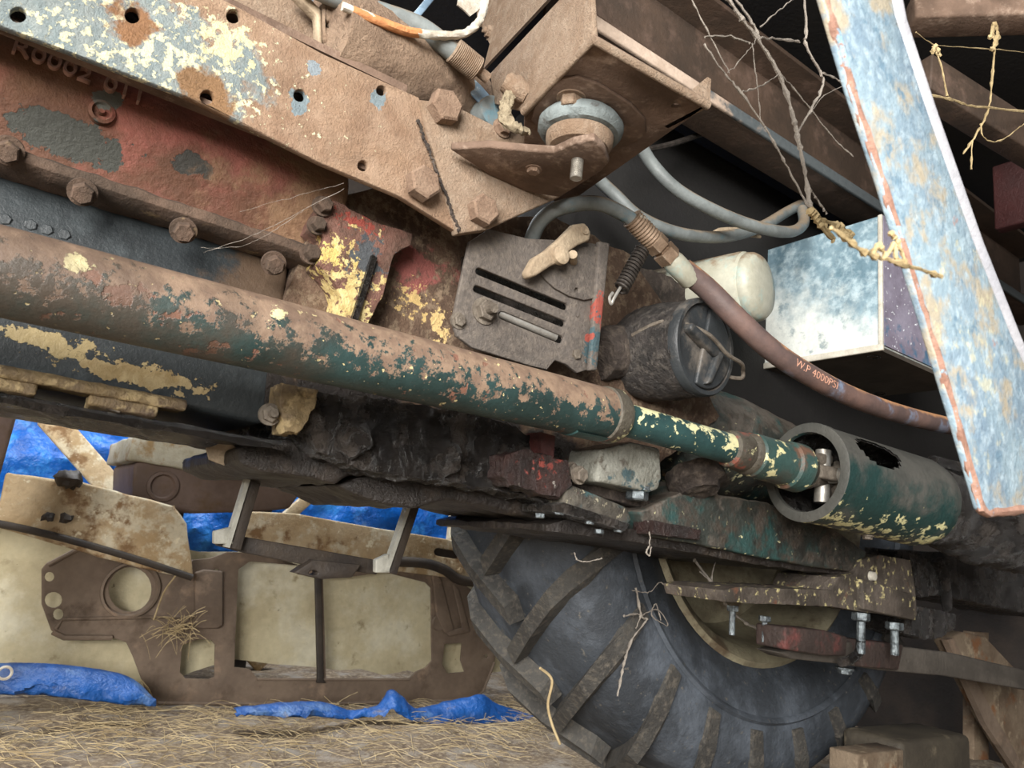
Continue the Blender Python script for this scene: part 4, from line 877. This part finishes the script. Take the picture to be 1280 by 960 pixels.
# dirty beige front panels above
bl = plate('beige_fender', [(-90, 640), (0, 630), (8, 590), (20, 592), (100, 602), (160, 618), (218, 632), (234, 655), (242, 724), (200, 716), (100, 690), (0, 660), (-90, 648)], YG - .085, .06, MT['beige'], bevel=.012, seg=3, crust=(.06, .006, 14), label='dirty cream fender edge heaped with soil above the grille panel', cat='body panel')
tube('rubber_seam', [P(x, y, Y=YG - .09) for x, y in ((-90, 640), (0, 655), (60, 668), (120, 684), (180, 702), (240, 722))], .012, MT['darkiron'], bl, seg=10, smooth_n=3)
for x, y, s in ((85, 603, .045), (60, 651, .02), (82, 654, .022)):
    lathe('soil_clod', P(x, y, Y=YG - .115) + V((0, 0, .012)), ZA, [(-.5 * s, 0), (-.45 * s, .8 * s), (0, s), (.4 * s, .7 * s), (.6 * s, 0)], MT['darkiron'], None, 14, crust=(.012, .014, 45), label={85: 'largest dark clod lying on top of the cream fender edge', 60: 'small dark clod left of the pair on the fender seam', 82: 'small flat dark clod right of the pair on the fender seam'}[x], cat='soil clod', group='clods on the fender')
bm2 = plate('beige_beam', [(296, 640), (330, 640), (370, 642), (470, 660), (560, 674), (596, 684), (606, 700), (600, 722), (560, 722), (480, 712), (380, 690), (300, 676)], YG - .03, .06, MT['beige'], bevel=.008, holes=[slot(548, 690, 572, 694, 10)], label='long dirty beige bumper beam with a slotted hole behind the dark frame legs', cat='bumper')
plate('slot_recess', slot(544, 689.5, 576, 694.5, 15), YG + .0, .02, MT['darkiron'], bm2)
bolt(bm2, P(575, 713, Y=YG - .03), -YA, .014, MT['beige'])
tube('curved_rubber', [P(x, y, Y=YG - .045) for x, y in ((497, 702), (530, 704), (555, 712), (575, 725), (605, 728))], .022, MT['darkiron'], None, seg=10, smooth_n=5, label='dark curved rubber strip along the right end of the grille panel', cat='rubber strip')
# brown tank with pale lid
YK = YG + .15
tk = plate('brown_tank', [(167, 582), (173, 576), (300, 580), (360, 590), (373, 596), (372, 622), (362, 636), (322, 640), (240, 642), (186, 630), (166, 620)], YK, .45, MT['tankbrown'], bevel=.03, seg=4, label='brown rounded metal tank with a round port behind the fender', cat='tank')
for x_ in (220, 330):
    q_ = P(x_, 630, Y=YK + .2); box('stand_leg', (q_.x - .03, YK + .17, -.03), (q_.x + .03, YK + .23, q_.z), MT['darkiron'], tk)
lathe('port', P(203, 608, Y=YK + .002), -YA, [(0, .058), (.012, .056), (.014, .045), (-.004, .036), (-.01, 0)], MT['tankbrown'], tk, 28)
plate('lid', [(160, 575), (166, 545), (250, 548), (320, 562), (330, 584), (310, 586), (230, 586)], YK - .02, .5, MT['lid'], tk, bevel=.01, crust=(.05, .006, 16), label='pale dusty lid')
# blue tarpaulins
def tarp(name, c, nx, ny, amp, label, seed, thick=.003):
    bm = bmesh.new(); g = []
    for j in range(ny + 1):
        row = []
        for i in range(nx + 1):
            u_, v_ = i / nx, j / ny
            p = c[0] * (1 - u_) * (1 - v_) + c[1] * u_ * (1 - v_) + c[2] * u_ * v_ + c[3] * (1 - u_) * v_
            n1 = noise.fractal(V((u_ * 9 + seed, v_ * 4, seed)), 1, 2, 4) + .6 * abs(math.sin(u_ * 22 + 2 * noise.noise(V((u_ * 5, v_ * 3, seed)))))
            row.append(bm.verts.new(p + V((0, -amp * n1, amp * .3 * n1))))
        g.append(row)
    for j in range(ny):
        for i in range(nx): bm.faces.new((g[j][i], g[j][i + 1], g[j + 1][i + 1], g[j + 1][i]))
    o = finish(name, bm, MT['tarp'], label=label, cat='tarpaulin')
    md = o.modifiers.new('thick', 'SOLIDIFY'); md.thickness = thick
    return o
YT = 3.95
tarp('blue_tarpaulin', [P(-40, 660, Y=YT), P(680, 740, Y=YT), P(680, 520, Y=YT), P(-40, 440, Y=YT)], 130, 40, .06, 'bright blue crumpled tarpaulin hung behind the stored panels', 1.3)
def ribbon(name, top, botm, label, seed, Z0=None):
    """tarpaulin edge lying along the ground"""
    bm = bmesh.new(); n = len(top); rows = []
    tp, bt = smooth_path(top, 10), smooth_path(botm, 10)
    for i in range(len(tp)):
        a, b_ = tp[i], bt[i]; row = []
        for k in range(11):
            t = k / 10; p = a.lerp(b_, t); q = noise.noise(p * 9 + V((seed, 0, 0)))
            q2 = noise.fractal(p * 26 + V((seed, 3, 0)), 1, 2, 3); row.append(bm.verts.new(p + V((0, -.03 * math.sin(t * PI) + .03 * q + .012 * q2, (.03 * q + .014 * q2) * math.sin(t * PI)))))
        rows.append(row)
    for i in range(len(rows) - 1):
        for k in range(10): bm.faces.new((rows[i][k], rows[i + 1][k], rows[i + 1][k + 1], rows[i][k + 1]))
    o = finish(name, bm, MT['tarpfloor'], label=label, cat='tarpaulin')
    md = o.modifiers.new('thick', 'SOLIDIFY'); md.thickness = .003
    return o
tl = ribbon('blue_tarpaulin', [P(x, y, Y=2.72) for x, y in ((-60, 824), (0, 828), (60, 828), (120, 836), (165, 848), (188, 868))], [P(x, y, Y=2.66) for x, y in ((-60, 862), (0, 868), (60, 870), (120, 876), (165, 882), (196, 884))], 'blue tarpaulin edge painted dark for shade, with a white eyelet on the ground at far left', 2)
lathe('eyelet', P(6, 841, Y=2.64), -YA, [(0, .013), (0, .020), (.004, .020), (.006, .016), (.004, .013), (0, .013)], MT['whitewire'], tl, 20)
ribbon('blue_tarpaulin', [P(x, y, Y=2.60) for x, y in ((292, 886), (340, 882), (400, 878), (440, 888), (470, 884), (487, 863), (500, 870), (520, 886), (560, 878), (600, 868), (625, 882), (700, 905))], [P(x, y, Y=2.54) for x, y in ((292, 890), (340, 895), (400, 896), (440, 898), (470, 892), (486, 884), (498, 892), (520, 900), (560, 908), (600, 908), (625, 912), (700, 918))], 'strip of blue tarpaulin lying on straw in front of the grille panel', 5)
# diagonal pale struts, dark frame, posts
sA_, sB_ = P(60, 520, Y=3.68), P(160, 634, Y=3.68); sB_ = sA_ + (sB_ - sA_) * (sA_.z / (sA_.z - sB_.z))
bar('pale_strut', sA_, sB_, .10, .04, MT['beige'], None, side=YA.cross(sB_ - sA_), bevel=.006, label='cream diagonal strut in front of the blue tarpaulin, left of the brown tank', cat='strut')
sA_, sB_ = P(440, 574, Y=3.75), P(352, 652, Y=3.75); sB_ = sA_ + (sB_ - sA_) * (sA_.z / (sA_.z - sB_.z))
bar('pale_strut', sA_, sB_, .06, .03, MT['beige'], None, side=YA.cross(sB_ - sA_), bevel=.005, label='cream diagonal strut right of the brown tank', cat='strut')
bar('pale_post', P(572, 640, Y=3.2), V((P(572, 640, Y=3.2).x, 3.2, 0)), .07, .05, MT['beige'], None, side=XA, bevel=.005, label='beige upright post beside the tyre', cat='post')
dA_ = P(-2, 500, Y=2.5)
bar('dark_post', dA_, V((dA_.x - .02, 2.5, 0)), .10, .08, MT['tankbrown'], None, side=XA, bevel=.01, label='dark brown upright at the left edge of the picture', cat='post')
YF = 1.42
FS = YF / 2.55
fr_ = plate('hanging_frame', [(270, 664), (300, 670), (380, 684), (470, 700), (480, 712), (470, 718), (380, 706), (300, 690), (272, 682)], YF + .012, .02, MT['darkiron'], T, bevel=.002, label='dark angle-iron crossbar on two leaning legs hanging under the housing')
def leg(a, b_):
    A, B = P(*a, Y=YF), P(*b_, Y=YF)
    bar('leg', A, B, .022, .016, MT['darkiron'], fr_, side=YA.cross(B - A), bevel=.001)
    off = (YA.cross(B - A)).normalized() * .0145; off = off if off.x < 0 else -off
    bar('leg_edge', A + off + V((0, -.003, 0)), B + off + V((0, -.003, 0)), .008, .019, MT['greyiron'], fr_, side=YA.cross(B - A))
leg((334, 546), (292, 686)); leg((524, 610), (488, 716))
plate('foot', [(268, 664), (288, 659), (292, 680), (268, 680)], YF - .01, .016, MT['greyiron'], fr_, bevel=.002)
plate('foot', [(470, 700), (486, 692), (488, 716), (470, 716)], YF - .01, .016, MT['greyiron'], fr_, bevel=.002)
plate('hanger_plate', [(368, 716), (392, 700), (452, 706), (440, 722), (400, 724)], YF - .01, .03, MT['darkiron'], fr_, [circ(392, 716, 6, 3, 8)], bevel=.002)
# right rear: leaning beam, box, pots
rbm = plate('leaning_beam', [(1184, 800), (1204, 790), (1232, 796), (1300, 868), (1340, 960), (1340, 1010), (1290, 990), (1236, 900)], 1.26, .05, MT['shade_rustbeige'], bevel=.006, label='rusty cream beam leaning behind the drawbar at far right', cat='beam')
plate('beam_edge', [(1184, 800), (1192, 798), (1244, 896), (1296, 986), (1290, 992), (1232, 905)], 1.25, .02, MT['grille'], rbm)
plate('cream_bracket', [(1184, 786), (1206, 792), (1207, 812), (1200, 816)], 1.33, .02, MT['shade_rustbeige'], label='small cream bracket in the gap above the drawbar', cat='bracket', bevel=.002)
plate('cream_upright', [(1218, 790), (1236, 791), (1236, 950), (1218, 950)], 1.36, .04, MT['shade_rustbeige'], label='cream upright channel behind the drawbar', cat='channel', bevel=.004, holes=[slot(1231, 798, 1231, 805, 3)])
ob0, ob1 = P(1128, 960, Y=1.16).x, P(1215, 950, Y=1.16).x
box('olive_box', (ob0, 1.16, -.03), (ob1, 1.34, P(1140, 926, Y=1.16).z), mat('olive_box', '#4d463a', '#3a342b', 6, [dict(c='#635a4a', sc=12, th=.62)], rough=.7), label='olive-brown rounded metal box low at right beside the tyre', cat='box', bevel=.02, seg=3)
to0 = P(1072, 960, Y=1.14).x
box('timber_offcut', (to0, 1.14, -.03), (ob0 - .03, 1.22, P(1085, 942, Y=1.14).z), MT['shade_rustbeige'], label='short pale timber offcut beside the olive box', cat='timber', bevel=.005)

# ------------------------------------------------------------------ straw
def blade(vs, fs, p, d, L, w_, bend):
    s = V((-d.y, d.x, 0)).normalized() * w_
    b0 = len(vs)
    for k in range(4):
        t = k / 3; c = p + d * (L * t) + ZA * (bend * math.sin(t * PI))
        vs.append(c + s * (1 - .4 * t)); vs.append(c - s * (1 - .4 * t)); vs.append(c + ZA * w_ * 1.4)
    for k in range(3):
        i = b0 + k * 3
        fs.append((i, i + 2, i + 5, i + 3)); fs.append((i + 2, i + 1, i + 4, i + 5)); fs.append((i + 1, i, i + 3, i + 4))
vs, fs = [], []
for k in range(3600):
    x = random.uniform(-.6, 2.3); y = random.uniform(1.2, 2.95)
    if random.random() < .35: y = random.uniform(2.3, 2.92)
    dn = noise.noise(V((x * 2.2, y * 2.2, 4)))
    if dn < -.25 and random.random() < .7: continue
    a = random.uniform(0, 2 * PI); el = random.gauss(.02, .13)
    d = V((math.cos(a), math.sin(a), el)).normalized(); L = random.uniform(.03, .16)
    if y + d.y * L > 2.93: continue
    if 1.3 < y < 1.95 and 1.45 < x: continue
    blade(vs, fs, V((x, y, ground(x, y) + random.uniform(.0, .02))), d, L, random.uniform(.0005, .0013), random.uniform(-.006, .012))
me = bpy.data.meshes.new('straw_litter'); me.from_pydata([tuple(v) for v in vs], [], fs); me.update()
link('straw_litter', me, MT['straw'], label='loose dry straw scattered over the barn floor', cat='straw', kind='stuff')
for pts, lb in (([(192, 775), (205, 740), (222, 715), (228, 690), (224, 660), (217, 632)], 'long bent straw leaning against the left end of the grille panel'),
                ([(176, 850), (186, 862), (196, 884), (214, 888)], 'stiff straw leaning at the lower left corner of the grille panel'),
                ([(700, 930), (690, 905), (685, 880), (690, 850), (675, 835)], 'pale curled stem hanging against the tyre tread')):
    tube('straw_stalk', [P(x, y, Y=(2.88 if x < 400 else 1.33)) for x, y in pts], .003, MT['straw'], None, seg=6, smooth_n=5, label=lb, cat='straw')
for pts, lb in (([(200, 770), (215, 778), (228, 790), (240, 785), (250, 792)], 'tangled hay tuft caught on the grille panel'),):
    vs, fs = [], []
    for k in range(60):
        p = P(random.gauss(222, 12), random.gauss(786, 6), Y=2.90); a = random.uniform(0, 6.28)
        blade(vs, fs, p, V((math.cos(a), -.2, math.sin(a))).normalized(), random.uniform(.03, .1), .0014, .01)
    me = bpy.data.meshes.new('hay_tuft'); me.from_pydata([tuple(v) for v in vs], [], fs); me.update()
    link('hay_tuft', me, MT['stalk'], label=lb, cat='hay', kind='stuff')

# ------------------------------------------------------------------ cobwebs and dry weed
def web(name, strands, label, m=None):
    bm = bmesh.new()
    for pts, r, Y in strands:
        pp = smooth_path([P(x, y, Y=Y) for x, y in pts], 8)
        pp = [p + V((random.gauss(0, .0006), 0, random.gauss(0, .0006))) for p in pp]
        bm_tube(pp, [r * random.choice((.6, .8, 1, 1, 1.2, 1.7)) for _ in pp], 5, bm=bm)
    return finish(name, bm, m or MT['web'], label=label, cat='cobweb', kind='stuff')
W = .45
web('dusty_cobweb', [([(906, -8), (925, 20), (948, 50), (975, 95), (990, 140), (998, 175), (1006, 215), (1014, 265)], .0021, W), ([(914, -8), (938, 25), (950, 48)], .0014, W),
    ([(1005, -8), (1008, 40), (1007, 55), (1025, 90), (1029, 105), (1015, 135), (995, 170)], .0014, W), ([(945, 48), (965, 48), (1000, 52)], .0011, W), ([(1029, 92), (1050, 102), (1062, 120)], .0010, W),
    ([(978, 95), (1008, 130), (1040, 170), (1066, 195)], .0009, W), ([(880, 55), (905, 90), (928, 118), (960, 165), (985, 210), (1010, 258)], .0011, W), ([(880, 46), (910, 45), (938, 54)], .0008, W),
    ([(940, 55), (945, 95), (951, 150)], .0005, W), ([(910, 90), (930, 70), (945, 50)], .0004, W), ([(925, 115), (950, 108), (975, 92)], .0007, W), ([(860, -10), (880, 30), (912, 92)], .0006, W), ([(950, 33), (975, 12), (995, -4)], .0007, W),
    ([(1012, 235), (1022, 250), (1034, 268)], .001, W), ([(1000, 160), (1030, 120), (1062, 105)], .0004, W)], 'dusty knotted cobweb strands hanging below the cab at upper right')
web('tangled_fibre', [([(1012, 262), (1022, 272), (1040, 280), (1060, 290), (1062, 300), (1050, 288)], .0035, W), ([(1016, 268), (1032, 290), (1042, 300), (1030, 280)], .0028, W), ([(1040, 284), (1075, 312), (1110, 325), (1145, 336), (1178, 346)], .0018, W - .2), ([(1090, 318), (1098, 305), (1108, 318), (1118, 305), (1120, 322), (1132, 328), (1120, 300), (1112, 290)], .0016, W - .2)], 'tuft of tan fibre caught on the blue step hanger', MT['stalk'])
web('fine_cobweb', [([(255, 315), (310, 297), (355, 275), (430, 236)], .00026, .92), ([(300, 265), (370, 245), (430, 230)], .0002, .92), ([(250, 310), (300, 308), (340, 290), (380, 262)], .0002, .92)], 'fine cobweb threads slung between the rail and the engine flange')
web('fluffy_cobweb', [([(868, 700), (885, 722), (900, 745), (915, 765), (935, 780), (955, 790)], .003, 1.2), ([(895, 700), (890, 725), (902, 748)], .0015, 1.2), ([(875, 715), (905, 740)], .0015, 1.2), ([(795, 735), (802, 770), (808, 775), (790, 800), (780, 830), (772, 870)], .0025, 1.33), ([(800, 770), (822, 762), (835, 782), (815, 770), (820, 755), (826, 775)], .0015, 1.33), ([(780, 770), (800, 768), (795, 785)], .002, 1.33), ([(718, 690), (722, 700), (735, 702), (752, 698)], .0012, 1.1), ([(790, 738), (812, 740), (825, 728), (838, 740)], .001, 1.3), ([(812, 664), (812, 680), (808, 690), (812, 694), (814, 684)], .0013, 1.02)], 'fluffy cobwebs hanging in front of the rear tyre')
wd = web('dry_weed', [([(1160, 118), (1190, 125), (1220, 133), (1290, 140)], .0022, .55), ([(1241, 32), (1243, 60), (1240, 100), (1236, 135), (1222, 165), (1204, 192)], .0018, .55), ([(1168, 62), (1176, 80), (1184, 120)], .0015, .55), ([(1226, 155), (1230, 172), (1250, 176), (1280, 155)], .0013, .55), ([(1215, 176), (1214, 212)], .0013, .55), ([(1145, 40), (1170, 56), (1220, 60), (1290, 66)], .0008, .55), ([(1238, 48), (1243, 30), (1247, 46), (1240, 62)], .0035, .55), ([(1166, 66), (1169, 58), (1175, 70)], .003, .55)], 'dry branching weed stalk hanging at the upper right corner', MT['stalk'])
wd['category'] = 'weed stalk'
del wd['kind']
